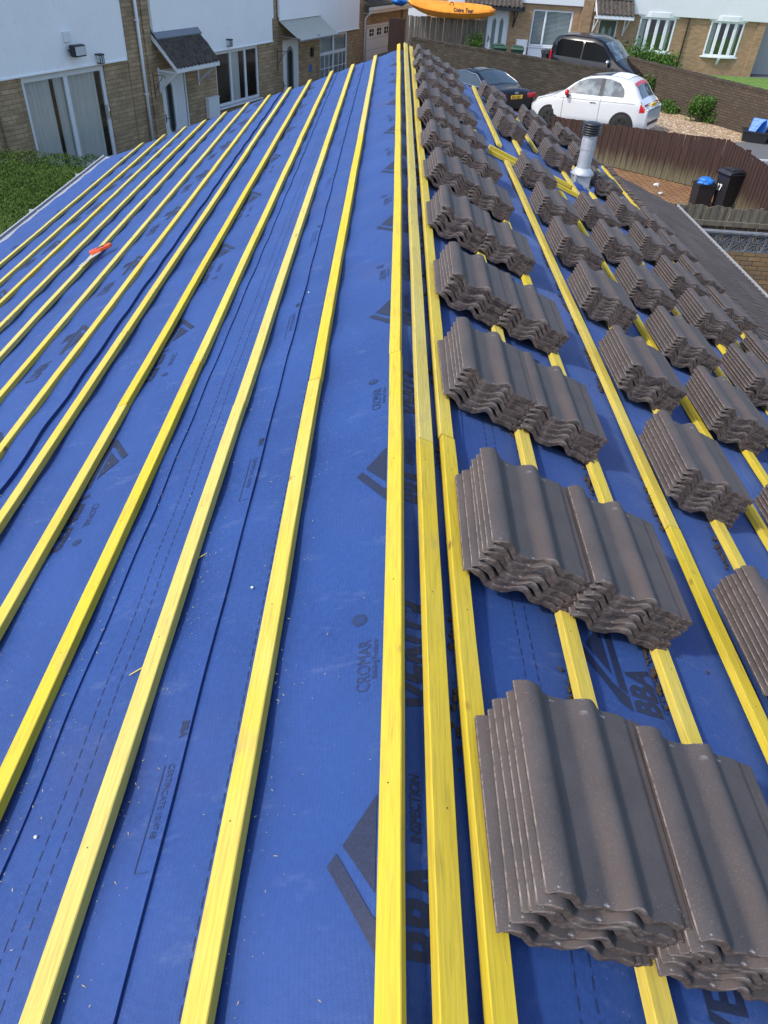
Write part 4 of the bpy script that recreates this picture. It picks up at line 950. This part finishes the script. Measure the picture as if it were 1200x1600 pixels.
def board_fence(name, p, q_, z0, zt0, zt1, m, label, bw=.105, rails=None, side=1, gap=.006, lap=True, postgap=None, top_var=.012):
    p, q_ = Vector((*p, 0)), Vector((*q_, 0)); d = q_-p; L = d.length; e = empty(name, (p.x, p.y, z0), atan2(d.y, d.x)); tag(e, label, 'fence')
    mb = MB(); x = 0; r = random.Random(int(L*100)); k = 0
    while x < L:
        z = zt0+(zt1-zt0)*x/L-z0+r.uniform(-top_var, top_var); o_ = (.014 if k % 2 else 0) if lap else 0
        mb.box(x, min(L, x+bw-gap), -.012-o_, .008-o_, .02, z, mx=Matrix.Translation((x, 0, 0)) @ Matrix.Rotation(r.uniform(-.006, .006), 4, 'Y') @ Matrix.Translation((-x, 0, 0))); x += bw; k += 1
    mb.build('boards', M[m], e)
    if rails:
        mb = MB()
        for z in rails: mb.box(0, L, side*.015, side*.075, z, z+.10) if side > 0 else mb.box(0, L, -.10, -.035, z, z+.10)
        mb.build('rail', M[m], e)
    if postgap:
        x = postgap*.5
        while x < L: mb = MB(); mb.box(x, x+.11, (-.16 if side < 0 else .01), (-.03 if side < 0 else .12), 0, zt0+(zt1-zt0)*x/L-z0+.03); mb.build('post', M[m], e); x += postgap
    return e
FZ = 0.
board_fence('board_fence', (4.3, 28.9), (7.45, 26.15), FZ, 1.0, 1.24, 'fence_brown', 'brown stained board fence below the front of the white hatchback', rails=(.3, .8), side=-1*-1)
board_fence('board_fence', (7.45, 26.15), (10.22, 23.8), FZ, 1.24, 1.48, 'fence_brown', 'brown stained board fence with mossy foot behind the block paving', rails=(.3, .9))
board_fence('board_fence', (10.22, 23.78), (10.22, 14.0), FZ, 1.48, 1.48, 'fence_brown', 'brown fence run coming forward beside the wheelie bin', rails=(.3, .9), postgap=2.6)
board_fence('board_fence', (4.5, 16.6), (12.5, 16.45), FZ, CZ-4.40, CZ-4.40, 'fence_grey', 'weathered grey fence showing its rails and post above the patterned blocks', bw=.09, rails=(.35, 1.12), side=-1, postgap=3.9, top_var=.03)
board_fence('board_fence', (.55, 38.6), (4.18, 38.9), .9, 2.78, 2.78, 'fence_tan', 'pale weathered fence under the orange kayak', bw=.12, top_var=.02)
mb = MB(); mb.box(-.75, -.03, -.06, .08, -.9, 1.72)
e = empty('timber_shed', (.5, 38.9, .9), radians(4)); tag(e, 'dark shed end left of the kayak fence', 'shed'); mb.build('wall', M['fence_brown'], e)
# decorative screen blocks on a brick wall
e = empty('screen_wall', (4.6, 14.45, 0), radians(-1)); tag(e, 'brick garden wall topped with grey pierced leaf-pattern blocks', 'wall')
zb = CZ-4.66; mb = MB(); mb.box(0, 7.6, 0, .22, 0, zb); mb.build('brickwork', M['brick_garden'], e)
mb = MB(); mb.box(0, 7.6, -.01, .12, zb+.335, zb+.375); mb.build('coping', M['screen_block'], e, bevel=.006)
def screen_mesh():
    mb = MB(); S = .32; fr = .022
    for bx in ((0, S, 0, fr), (0, S, S-fr, S), (0, fr, fr, S-fr), (S-fr, S, fr, S-fr)): mb.box(bx[0], bx[1], 0, .09, bx[2], bx[3])
    c = S/2; 
    def petal(a0, R=.205, wd=.045):
        n = 9; L = []; 
        for s_ in (-1, 1):
            for i in range(n+1) if s_ < 0 else range(n, -1, -1):
                t = i/n; rr_ = R*t*.98+.006; o_ = s_*wd*sin(pi*t)
                L.append((c+rr_*cos(a0)-o_*sin(a0), c+rr_*sin(a0)+o_*cos(a0)))
        inner = []
        for s_ in (-1, 1):
            for i in range(n+1) if s_ < 0 else range(n, -1, -1):
                t = .12+.76*i/n; rr_ = R*t*.98+.006; o_ = s_*max(0, wd*sin(pi*t)-.016)
                inner.append((c+rr_*cos(a0)-o_*sin(a0), c+rr_*sin(a0)+o_*cos(a0)))
        m = len(L); vs = [(x, .008, z) for x, z in L]+[(x, .008, z) for x, z in inner]+[(x, .085, z) for x, z in L]+[(x, .085, z) for x, z in inner]; fs = []
        for i in range(m):
            j = (i+1) % m; fs += [(i, j, m+j, m+i), (2*m+i, 3*m+i, 3*m+j, 2*m+j), (i, 2*m+i, 2*m+j, j), (m+i, m+j, 3*m+j, 3*m+i)]
        mb.add(vs, fs)
    for k in range(4): petal(pi/4+k*pi/2)
    for k in range(4):
        a = k*pi/2; mb.box(-.008, .008, .012, .08, .05, .15, mx=Matrix.Translation((c, 0, c)) @ Matrix.Rotation(a, 4, 'Y'))
    return mb.mesh('screen_block', [M['screen_block']])
sm = screen_mesh()
for k in range(23):
    o = bpy.data.objects.new('screen_block', sm); C.objects.link(o); o.parent = e; o.location = (.02+k*.328, .01, zb+.005)

# ------------------------------------------------------------ bins, boxes, crate, kayak
def wheelie(loc, rz, label, body='black', lid='black', s=1.0, number=None, hgt=1.0):
    e = empty('wheelie_bin', loc, rz); e.scale = (s, s, s*hgt); tag(e, label, 'bin')
    mb = MB(); rows = []
    for z, hx, hy in ((.02, .20, .23), (.5, .235, .275), (.92, .27, .32), (.96, .29, .345), (1.0, .29, .345)):
        rows.append([(-hx, -hy, z), (hx, -hy, z), (hx, hy, z), (-hx, hy, z)])
    mb.grid(rows, 0, False, True); mb.add(rows[0], [(0, 3, 2, 1)]); mb.build('body', M[body], e, bevel=.02)
    if number:
        mb = MB(); txt(mb, number, .24, lambda a, b: (-.16+a, -.262-(b+.55)*.09, .52+b), 0, .9, .01); mb.build('number', M['white'], e)
    mb = MB(); rows = []
    for y, z, hx in ((-.37, 1.0, .29), (-.33, 1.05, .28), (0, 1.085, .27), (.27, 1.075, .27), (.34, 1.05, .28)): rows.append([(-hx, y, z-.045), (-hx, y, z), (-hx*.5, y, z+.012), (hx*.5, y, z+.012), (hx, y, z), (hx, y, z-.045)])
    mb.grid(rows, 0, False); mb.box(-.30, .30, -.38, .34, .985, 1.012); mb.box(-.2, .2, -.2, .2, 1.08, 1.115); l = mb.build('lid', M[lid], e, bevel=.012)
    mb = MB(); mb.tube([(-.26, .36, 1.02), (-.26, .43, 1.05), (.26, .43, 1.05), (.26, .36, 1.02)], .018); mb.build('handle', M[lid], e)
    for x in (-.25, .25): mb = MB(); mb.lathe([(.03, -.025), (.10, -.025), (.10, .025), (.03, .025)], n=18, mx=Matrix.Translation((x, .25, .10)) @ Matrix.Rotation(pi/2, 4, 'Y')); mb.build('wheel', M['rubber'], e)
    return e
wheelie((9.92, 22.1, 0), radians(-70), 'black wheelie bin numbered 17 standing by the brown fence', s=.96, number='17')
BC = (9.26, 22.2)
e = empty('recycling_box', (*BC, .55*0), radians(8)); tag(e, 'black recycling box with crumpled blue bag, left of the wheelie bin', 'recycling box')
def crate(e, hx, hy, H, m='black'):
    mb = MB(); k = .86
    for (a, b) in (((-hx, -hy), (hx, -hy)), ((hx, -hy), (hx, hy)), ((hx, hy), (-hx, hy)), ((-hx, hy), (-hx, -hy))):
        t = .02; ia = (a[0]*(1-t/hx), a[1]*(1-t/hy)); ib = (b[0]*(1-t/hx), b[1]*(1-t/hy))
        mb.add([(a[0]*k, a[1]*k, 0), (b[0]*k, b[1]*k, 0), (b[0], b[1], H), (a[0], a[1], H), (ia[0]*k, ia[1]*k, 0), (ib[0]*k, ib[1]*k, 0), (ib[0], ib[1], H), (ia[0], ia[1], H)], [(0, 1, 2, 3), (5, 4, 7, 6), (3, 2, 6, 7)])
    mb.add([(-hx*k, -hy*k, .01), (hx*k, -hy*k, .01), (hx*k, hy*k, .01), (-hx*k, hy*k, .01)], [(0, 1, 2, 3)])
    mb.box(-hx*1.04, hx*1.04, -hy*1.05, -hy*.98, H-.05, H+.005); mb.box(-hx*1.04, hx*1.04, hy*.98, hy*1.05, H-.05, H+.005); mb.box(-hx*1.05, -hx*.97, -hy*.98, hy*.98, H-.05, H+.004); mb.box(hx*.97, hx*1.05, -hy*.98, hy*.98, H-.05, H+.004)
    mb.build('box_shell', M[m], e)
crate(e, .27, .21, .62)
def crumple(e, cx, cy, z, rx, ry, rz_, seed, m='blue_plastic', name='bag'):
    mb = MB(); rows = []
    for i in range(15):
        th = pi*i/14; row = []
        for j in range(26):
            ph = 2*pi*j/26; q_ = 1+.32*noise.noise((cos(ph)*2+seed, sin(ph)*2, cos(th)*2)) + .16*noise.noise((cos(ph)*6+seed, sin(ph)*6, cos(th)*6)); row.append((cx+rx*q_*sin(th)*cos(ph), cy+ry*q_*sin(th)*sin(ph), z+rz_*q_*cos(th)))
        rows.append(row)
    mb.grid(rows, 0, True, True); return mb.build(name, M[m], e)
t_ = crumple(None, 0, 0, 0, .25, .19, .13, 3, name='blue_bag'); t_.location = (BC[0], BC[1], .64); tag(t_, 'crumpled blue plastic bag in the black box beside the wheelie bin', 'bag')
mb = MB(); crumb(mb, 0, 0, 0, .07); t_ = mb.build('stone', M['kerb'], loc=(8.35, 23.0, .05)); tag(t_, 'pale stone lying on the block paving, nearer of two', 'stone')
mb = MB(); crumb(mb, 0, 0, 0, .08); t_ = mb.build('stone', M['white'], loc=(8.5, 24.0, .05)); tag(t_, 'white stone on the block paving near the mossy fence foot', 'stone')
cr = empty('plastic_crate', (12.35, 26.9, ZU), radians(-20)); tag(cr, 'black recycling crate with blue sacks against the rough brown wall', 'crate'); crate(cr, .42, .32, .34)
mb = MB(); mb.box(-.02, .0, -.27, .27, 0, .55, mx=Matrix.Rotation(radians(24), 4, 'Y')); mb.box(-.27, .27, -.02, 0, 0, .45, mx=Matrix.Translation((0.05, .1, .1)) @ Matrix.Rotation(radians(-25), 4, 'X')); t_ = mb.build('recycling_sack', M['blue_plastic'], bevel=.01, loc=(12.3, 26.9, ZU+.14), rot=(0, 0, radians(-35))); tag(t_, 'stiff blue recycling sack standing in the black crate', 'sack')
t_ = crumple(None, 0, 0, 0, .36, .3, .30, 9, name='blue_sack'); t_.location = (13.1, 26.75, ZU+.26); tag(t_, 'loose blue sack slumped to the right of the black crate', 'sack')
for (x, y, rz, lb, b_, l_) in ((6.9, 37.2, 10, 'black wheelie bin in front of the lattice window', 'black', 'black'), (4.75, 38.0, 5, 'dark green wheelie bin just right of the kayak fence', 'green_plastic', 'green_plastic'), (5.55, 37.9, -8, 'dark green wheelie bin in front of the white meter cabinet', 'green_plastic', 'green_plastic')):
    wheelie((x, y, ZU), radians(rz), lb, b_, l_, s=1.0)
# kayak
ky = empty('kayak', (2.45, 38.5, 2.86), radians(3)); ky.scale = (.90, 1, 1.15); ky.rotation_euler = (radians(24), 0, radians(3)); tag(ky, 'orange sit-on kayak lying on top of the pale fence', 'kayak')
mb = MB(); rows = []; L = 4.35; NS = 41
for i in range(NS):
    t = i/(NS-1); x = (t-.5)*L; wv = .40*max(.02, (sin(pi*t)**.45 if 0 < t < 1 else 0)); keel = .42*abs(2*t-1)**3*(.95 if t < .5 else .35); sheer = .36+.12*abs(2*t-1)**2.5*(1.1 if t < .5 else .2)
    if t > .97: sheer -= .06
    sec = [(0, keel), (.55, keel+.04), (.85, keel+.13 if keel+.13 < sheer-.04 else sheer-.05), (1.0, sheer-.05), (1.04, sheer-.02), (.96, sheer), (.6, sheer+.03), (0, sheer+.05)]
    row = [(x, -wv*a, z) for a, z in sec] + [(x, wv*a, z) for a, z in sec[-2:0:-1]]
    rows.append(row)
mb.grid(rows, 0, True, True); mb.add(rows[0], [tuple(range(len(rows[0])))]); mb.add(rows[-1], [tuple(range(len(rows[0])))[::-1]]); mb.build('hull', M['orange'], ky, fix=True)
mb = MB(); mb.tube([((t-.5)*L, -.40*max(.02, sin(pi*t)**.45)*1.055, .345+.12*abs(2*t-1)**2.5*(1.1 if t < .5 else .2)-.02) for t in [k/30 for k in range(1, 30)]], .016, 6); mb.build('gunwale', M['orange'], ky)
mb = MB(); txt(mb, 'Cobra Tour', .20, lambda a, b: (.05+a, -.385+b*1.3, .372+b*.35), 0, 1.0, .006, .3); mb.build('lettering', M['black'], ky)
mb = MB(); mb.tube([(-.12, 0, .40), (-.05, 0, .50), (.05, 0, .50), (.12, 0, .40)], .018); mb.build('carry_handle', M['black'], ky)
tp = empty('blue_tarpaulin', (.35, 39.8, 3.02), 0); tag(tp, 'blue sheet heaped behind the left end of the kayak', 'tarpaulin'); crumple(tp, -.15, 0, .22, .38, .3, .2, 4, name='sheet')

# ------------------------------------------------------------ cars
def lerp(tab, x):
    if x <= tab[0][0]: return tab[0][1]
    for (a, p), (b, q_) in zip(tab, tab[1:]):
        if x <= b:
            t = (x-a)/(b-a); return p+(q_-p)*t
    return tab[-1][1]
def smooth(tab, x, L, k=.012):
    return sum(lerp(tab, x+d*k*L) for d in (-2, -1, 0, 1, 2))/5
def make_car(name, label, loc, heading, L, W, top, belt, tumble, paint, wheels, wr, glass='carglass', wid=None, tilt=0, side=(), screens=(), ssym=True):
    e = empty(name, loc, rot=(0, tilt, heading)); tag(e, label, 'car')
    wid = wid or [(0, .80), (.06, .93), (.16, 1), (.85, 1), (.95, .93), (1, .82)]
    def T(x): return smooth(top, x, L)
    def Bt(x): return smooth(belt, x, L)
    def Wd(x): return W/2*smooth(wid, x/L, 1, .01)
    def sec(x):
        zt, zb, w_ = T(x), Bt(x), Wd(x); g = max(0, zt-zb); tw = w_*(1-tumble*min(1, g/.45)); bl = min(zb, zt)
        k = min(1, g/.16); e_ = .045*k
        return [(0, zt), (tw*.55, zt-.012-.01*k), (tw*.88, zt-.035-.015*k), (tw, zt-.055-e_*.8), (tw+(w_*.965-tw)*.5, bl+(zt-.06-e_-bl)*.5 if g > .16 else bl+.012), (w_*.965, bl+.006*(1 if g > .1 else .2)), (w_*.995, bl-.07), (w_, bl-.22), (w_*.99, .46), (w_*.97, .32), (w_*.90, .22), (w_*.5, .20)]
    NX = 61; xs = [L*i/(NX-1) for i in range(NX)]; rows = []
    for x in xs: s = sec(x); rows.append([(x-L/2, -y, z) for y, z in s[::-1]] + [(x-L/2, y, z) for y, z in s[1:]])
    mb = MB(); mb.grid(rows, 0); mb.add(rows[0], [tuple(range(len(rows[0])))]); mb.add(rows[-1], [tuple(range(len(rows[0])))[::-1]]); 
    for wx in wheels:                                             # dark arches
        for s_ in (-1, 1):
            p = [(wx-L/2+(wr+.065)*cos(pi*i/18), wr+(wr+.065)*sin(pi*i/18)) for i in range(19)] + [(wx-L/2-(wr+.065), .2), (wx-L/2+(wr+.065), .2)]
            yy = Wd(wx); mb.prism(p, s_*(yy-.1), s_*(yy+.006), 'y', 1)
    body = mb.build('body', [M[paint], M['rubber']], e, fix=True)
    def hw(x, z):
        s = sec(x)
        for (y0, z0), (y1, z1) in zip(s, s[1:]):
            if min(z0, z1) <= z <= max(z0, z1) and abs(z0-z1) > 1e-5 : return y0+(y1-y0)*(z-z0)/(z1-z0)
        return s[6][0]
    def tz(x, y):
        s = sec(x); y = abs(y)
        for (y0, z0), (y1, z1) in zip(s, s[1:]):
            if y0 <= y <= y1 and y1 > y0: return z0+(z1-z0)*(y-y0)/(y1-y0)
        return s[3][1]
    def panel(nm, xa, xb, lo, hi, m, off=.006, par=body, sides=(-1, 1), n=14):
        for s_ in sides:
            mb = MB(); rows = []
            for i in range(n+1):
                x = xa+(xb-xa)*i/n; l, h_ = lo(x), hi(x); rows.append([(x-L/2, s_*(hw(x, l+(h_-l)*k/4)+off), l+(h_-l)*k/4) for k in range(5)])
            mb.grid(rows); mb.build(nm, M[m], par, fix=False)
    def screen(nm, xa, xb, yw, m, off=.006, n=10):
        mb = MB(); rows = []
        for i in range(n+1):
            x = xa+(xb-xa)*i/n; yy = yw(i/n); rows.append([(x-L/2, -yy+2*yy*k/10, tz(x, -yy+2*yy*k/10)+off) for k in range(11)])
        mb.grid(rows); mb.build(nm, M[m], body)
    for wx in wheels:
        for s_ in (-1, 1):
            mx = Matrix.Translation((wx-L/2, s_*(Wd(wx)-.09), wr)) @ Matrix.Rotation(pi/2*s_*-1, 4, 'X')
            mb = MB(); mb.lathe([(wr*.6, -.1), (wr*.93, -.1), (wr, -.06), (wr, .06), (wr*.93, .1), (wr*.66, .1)], n=28, mx=mx); wh = mb.build('wheel', M['rubber'], e)
            mb = MB(); mb.lathe([(wr*.66, .092), (wr*.60, .08), (.05, .085), (.02, .10)], n=28, mx=mx)
            mb.build('rim', M['metal'], wh)
            mb = MB()
            for k in range(5): a = 2*pi*k/5; mb.prism([(.06*cos(a+.9), .06*sin(a+.9)), (wr*.58*cos(a+.35), wr*.58*sin(a+.35)), (wr*.58*cos(a+.9), wr*.58*sin(a+.9))], .086, .1, 'z', 0, mx)
            mb.build('rim_opening', M['rubber'], wh)
    return e, body, panel, screen, hw, tz, sec
def boxp(nm, par, bx, m, bevel=.008): mb = MB(); mb.box(*bx); return mb.build(nm, M[m], par, bevel=bevel)
# white hatchback: x=0 is the nose
L, W = 4.1, 1.86
top = [(0, .62), (.10, .80), (.35, .94), (.90, 1.08), (1.10, 1.16), (1.55, 1.50), (1.9, 1.64), (2.4, 1.70), (2.9, 1.69), (3.35, 1.60), (3.52, 1.50), (3.78, 1.12), (3.98, .95), (4.1, .78)]
belt = [(0, .62), (.3, .90), (.95, 1.03), (1.2, 1.06), (3.4, 1.10), (3.8, 1.06), (4.1, .78)]
HD = radians(180-32)
cx, cy = 7.05, 27.9
e, body, panel, screen, hw, tz, sec = make_car('white_hatchback', 'small white hatchback with red mirrors and red rear spoiler parked by the gravel', (cx, cy, zdrive(cx)), HD+pi, L, W, top, belt, .22, 'carwhite', (.78, 3.32), .33, wid=[(0, .66), (.04, .82), (.12, .94), (.25, 1), (.82, 1), (.93, .95), (1, .80)], tilt=-.055)
rf = lambda x: lerp([(1.28, 1.14), (1.62, 1.44), (1.95, 1.555), (2.4, 1.60), (2.75, 1.585), (3.05, 1.50), (3.22, 1.34), (3.28, 1.16)], x)
panel('side_window', 1.30, 2.42, lambda x: 1.115, rf, 'carglass_pale', .010)
panel('quarter_window', 2.55, 3.26, lambda x: 1.125, rf, 'carglass_pale', .010)
panel('window_pillar', 2.42, 2.55, lambda x: 1.11, rf, 'black', .011)
screen('windscreen', 1.14, 1.66, lambda t: .74-.10*t, 'carglass')
screen('sunroof', 1.75, 2.62, lambda t: .56, 'carglass', .008)
screen('fabric_roof', 2.66, 3.22, lambda t: .56, 'white', .012)
screen('rear_window', 3.55, 3.80, lambda t: .55+.06*t, 'carglass', .010)
screen('spoiler', 3.46, 3.55, lambda t: .60, 'red', .025)
for s_ in (-1, 1):
    mb = MB(); mb.lathe([(.02, -.09), (.08, -.07), (.10, 0), (.08, .07), (.02, .09)], n=14, mx=Matrix.Translation((1.38-L/2, s_*1.04, 1.14)) @ Matrix.Scale(.7, 4, (1, 0, 0))); m_ = mb.build('mirror', M['red'], body)
    mb = MB(); mb.box(1.36-L/2, 1.43-L/2, min(s_*.9, s_*1.02), max(s_*.9, s_*1.02), 1.0, 1.08); mb.build('mirror_arm', M['black'], m_)
    panel('tail_light', 3.84, 4.00, lambda x: .74, lambda x: .96, 'red', .008, sides=(s_,))
    mb = MB(); mb.lathe([(.02, 0), (.10, .02), (.12, .0)], n=16, mx=Matrix.Translation((.22-L/2, s_*.66, .80)) @ Matrix.Rotation(-1.0, 4, 'Y')); mb.build('headlight', M['lamp'], body)
    mb = MB(); 
    for xx in (1.22, 2.50):
        p_ = [(xx-L/2+.003*k, s_*(hw(xx, .3+.8*k/8)+.004), .3+.8*k/8) for k in range(9)]; mb.tube(p_, .005, 4)
    mb.tube([(x_-L/2, s_*(hw(x_, .97)+.003), .97) for x_ in [.9+.25*k for k in range(12)]], .005, 4)
    mb.build('panel_gap', M['black'], body)
    boxp('door_handle', body, (2.18-L/2, 2.38-L/2, min(s_*.925, s_*.955), max(s_*.925, s_*.955), .90, .93), 'chrome', .005)
boxp('number_plate', body, (L/2-.085, L/2-.045, -.27, .27, .84, .96), 'yellow_plate'); boxp('bumper_insert', body, (L/2-.10, L/2+.02, -.55, .55, .34, .44), 'black', .02)
# black saloon behind the tiles
L, W = 4.9, 1.95
top = [(0, .62), (.3, .80), (1.3, 1.02), (1.55, 1.08), (2.2, 1.44), (2.8, 1.56), (3.3, 1.54), (4.15, 1.22), (4.3, 1.17), (4.82, 1.14), (4.9, .95)]
belt = [(0, .62), (.5, .82), (1.6, .98), (3.9, 1.06), (4.3, 1.08), (4.82, 1.05), (4.9, .9)]
cx, cy = 3.1, 31.2
zc = zdrive(3.5)-.12
e, body, panel, screen, hw, tz, sec = make_car('black_saloon', 'shiny black saloon with yellow rear number plate, half hidden by the roof tiles', (cx, cy, zc), radians(-55), L, W, top, belt, .27, 'carblack', (.95, 3.85), .34)
rf = lambda x: lerp([(1.8, 1.08), (2.3, 1.36), (2.9, 1.45), (3.4, 1.42), (3.9, 1.22), (4.05, 1.12)], x)
panel('side_window', 1.85, 4.0, lambda x: 1.09, rf, 'carglass')
for s_ in (-1, 1):
    mb = MB(); ps = [(x-L/2, s_*(hw(x, rf(x))+.012), rf(x)) for x in [1.85+2.15*k/24 for k in range(25)]] + [(x-L/2, s_*(hw(x, 1.09)+.012), 1.09) for x in (3.8, 3.2, 2.6, 2.0)]; mb.tube(ps, .012, 6); mb.build('window_trim', M['chrome'], body)
    boxp('tail_light', body, (L/2-.10, L/2+.005, s_*.72-.20, s_*.72+.20, .88, 1.02), 'red', .02)
screen('windscreen', 1.62, 2.25, lambda t: .78-.1*t, 'carglass'); screen('rear_window', 3.35, 4.12, lambda t: .60+.08*t, 'carglass', .008)
for k in range(2): screen('roof_glass', 2.35+k*.5, 2.75+k*.5, lambda t: .5, 'carglass', .006)
boxp('number_plate', body, (L/2-.005, L/2+.02, -.27, .27, .86, .98), 'yellow_plate')
mb = MB(); txt(mb, 'K91 HD', .12, lambda a, b: (L/2+.023, -.24+a, .875+b), 0, .95, .002); mb.build('plate_lettering', M['black'], body)
mb = MB(); mb.lathe([(.06, 0), (.06, .02)], n=16, mx=Matrix.Translation((L/2-.02, 0, 1.03)) @ Matrix.Rotation(pi/2, 4, 'Y') @ Matrix.Scale(1.5, 4, (0, 1, 0))); mb.build('badge', M['lead'], body)
# black people carrier behind the wall
L, W = 4.7, 2.0
top = [(0, .78), (.25, 1.0), (1.0, 1.24), (1.25, 1.34), (2.0, 1.92), (2.5, 2.06), (3.6, 2.06), (4.4, 1.98), (4.6, 1.75), (4.7, 1.15)]
belt = [(0, .75), (.5, .98), (1.2, 1.12), (4.5, 1.22), (4.7, 1.0)]
e, body, panel, screen, hw, tz, sec = make_car('people_carrier', 'black people carrier parked nose-out between the two garden walls', (8.55, 34.4, ZU), radians(180-34), L, W, top, belt, .16, 'carblack', (.95, 3.75), .34)
e.scale = (.87, 1, .98)
rf = lambda x: lerp([(1.55, 1.34), (2.05, 1.76), (2.5, 1.86), (4.15, 1.84), (4.35, 1.66), (4.4, 1.4)], x)
panel('side_window', 1.62, 2.95, lambda x: 1.24, rf, 'carglass_dark'); panel('rear_side_window', 3.02, 4.3, lambda x: 1.26, rf, 'carglass_dark')
screen('windscreen', 1.30, 2.02, lambda t: .82-.08*t, 'carglass_pale')
for s_ in (-1, 1):
    mb = MB(); mb.tube([(x-L/2, s_*(hw(x, 1.88)+.0-.05), tz(x, hw(x, 1.88)-.05)+.03) for x in (2.2, 2.8, 3.4, 4.0)], .015, 6); mb.build('roof_rail', M['black'], body)
    boxp('headlight', body, (.10-L/2, .35-L/2, s_*.70-.16, s_*.70+.16, .72, .92), 'lamp', .05)
    mb = MB(); mb.lathe([(.02, -.11), (.09, -.08), (.11, 0), (.09, .08), (.02, .11)], n=14, mx=Matrix.Translation((1.62-L/2, s_*1.10, 1.26)) @ Matrix.Scale(.6, 4, (1, 0, 0))); mb.build('mirror', M['chrome'], body)
    boxp('tail_light', body, (L/2-.20, L/2-.12, s_*.84-.05, s_*.84+.05, 1.0, 1.4), 'red', .02)
boxp('bumper', body, (-L/2-.02, -L/2+.15, -.7, .7, .35, .52), 'lamp', .03)

# ------------------------------------------------------------ plants
def leaves(mb, pts, size, seed, mi=0, up=.3, asp=.5):
    r = random.Random(seed)
    for p in pts:
        d = Vector((r.gauss(0, 1), r.gauss(0, 1), r.gauss(0, 1)+up)).normalized(); a = d.orthogonal().normalized(); a.rotate(Matrix.Rotation(r.uniform(0, 6.28), 3, d)) if False else None
        b = d.cross(Vector((r.gauss(0, 1), r.gauss(0, 1), r.gauss(0, 1)))).normalized(); s_ = size*r.uniform(.6, 1.4); p = Vector(p)
        mb.add([p-d*s_, p+b*s_*asp, p+d*s_, p-b*s_*asp], [(0, 1, 2, 3)], mi)
# conifer hedge on the left
hd = empty('hedge', (-8.5, 13.5, 0)); tag(hd, 'clipped green conifer hedge left of the roof with bare brown patch low down', 'hedge')
r = random.Random(4); pts = []; brown = []; 
def htop(x, y): return 1.86+.12*noise.noise((x*.8, y*.6, 1))+.10*noise.noise((x*2.5, y*2.5, 3))
HX0, HX1, HY0, HY1 = -14, -5.35, 9.0, 16.0
for _ in range(120000):
    x, y = r.uniform(HX0, HX1), r.uniform(HY0, HY1); z = htop(x, y)-abs(r.gauss(0, .07)); 
    dens = noise.noise((x*1.7, y*1.7, 8)); 
    if (12.7-y)*.5+dens > .35 and r.random() < .8: brown.append((x+8.5, y-13.5, z-.15)); continue
    pts.append((x+8.5+r.gauss(0, .03), y-13.5, z))
for _ in range(26000):
    y = r.uniform(HY0, HY1); z = r.uniform(-.6, 1.75); x = HX1-abs(r.gauss(0, .12))+.12*noise.noise((y*1.5, z*1.5, 2))
    g = noise.noise((y*.8, z*.9, 5)) + (y-13.0)*.3
    (pts if g > .0 else brown).append((x+8.5, y-13.5, z))
for _ in range(12000):
    x = r.uniform(HX0, HX1); z = r.uniform(.2, 1.9); (brown if r.random() < .7 else pts).append((x+8.5, HY0-13.5+abs(r.gauss(0, .15)), z))
mb = MB(); leaves(mb, pts, .024, 1, asp=.32, up=.8); mb.build('foliage', M['conifer'], hd)
mb = MB(); leaves(mb, brown, .05, 2, asp=.12); mb.build('bare_twigs', M['twig'], hd)
mb = MB(); mb.box(HX0+8.5+.2, HX1+8.5-.25, HY0-13.5+.25, HY1-13.5-.2, -1., 1.66); mb.build('inner_growth', M['conifer'], hd)
def bush(name, loc, rx, ry, rz_, n, size, label, cat, m='leaf', seed=1, stems=6):
    e = empty(name, loc); tag(e, label, cat); r = random.Random(seed); pts = []
    cl = [(r.uniform(-1, 1), r.uniform(-1, 1), r.uniform(.15, 1)) for _ in range(14)]
    while len(pts) < n:
        c_ = r.choice(cl); p = [c_[0]*rx*.75+r.gauss(0, rx*.2), c_[1]*ry*.75+r.gauss(0, ry*.2), c_[2]*rz_+r.gauss(0, rz_*.14)]
        if p[2] > 0: pts.append(p)
    mb = MB(); leaves(mb, pts, size, seed, asp=.45); mb.build('foliage', M[m], e)
    mb = MB()
    for c_ in cl[:stems]: mb.tube([(0, 0, 0), (c_[0]*rx*.3, c_[1]*ry*.3, c_[2]*rz_*.5), (c_[0]*rx*.7, c_[1]*ry*.7, c_[2]*rz_*.95)], [.018, .012, .006], 5)
    mb.build('stem', M['bark'], e)
bush('leafy_weed', (11.45, 29.6, ZU), .55, .35, .75, 2200, .045, 'tall green weeds growing against the rough brown wall', 'weeds', seed=3)
bush('leafy_weed', (10.6, 31.2, ZU), .8, .4, .38, 1500, .045, 'low green weeds just behind the white hatchback', 'weeds', seed=5)
bush('leafy_weed', (10.1, 32.6, ZU), .35, .3, .9, 600, .05, 'thin upright weed at the far end of the rough brown wall', 'weeds', seed=6)
bush('shrub', (11.6, 38.5, ZU), 1.3, .7, 1.15, 4200, .07, 'rounded green shrub under the left bow window', 'shrub', m='leaf', seed=8)
bush('creeper', (3.6, 38.35, 1.5), .45, .12, .8, 700, .05, 'green creeper on the pale fence under the kayak', 'creeper', seed=9)
mb = MB(); r = random.Random(9)
for _ in range(9000):
    x, y = r.uniform(12.8, 22), r.uniform(26, 42.2)
    s_ = r.uniform(.03, .07); a = r.uniform(0, 6.28); mb.add([(x-.012*cos(a), y-.012*sin(a), ZU), (x+.012*cos(a), y+.012*sin(a), ZU), (x+r.uniform(-.03, .03), y+r.uniform(-.03, .03), ZU+s_)], [(0, 1, 2)])
tag(mb.build('grass_blades', M['grass']), 'short green grass beyond the rough brown wall', 'grass', None, 'stuff')
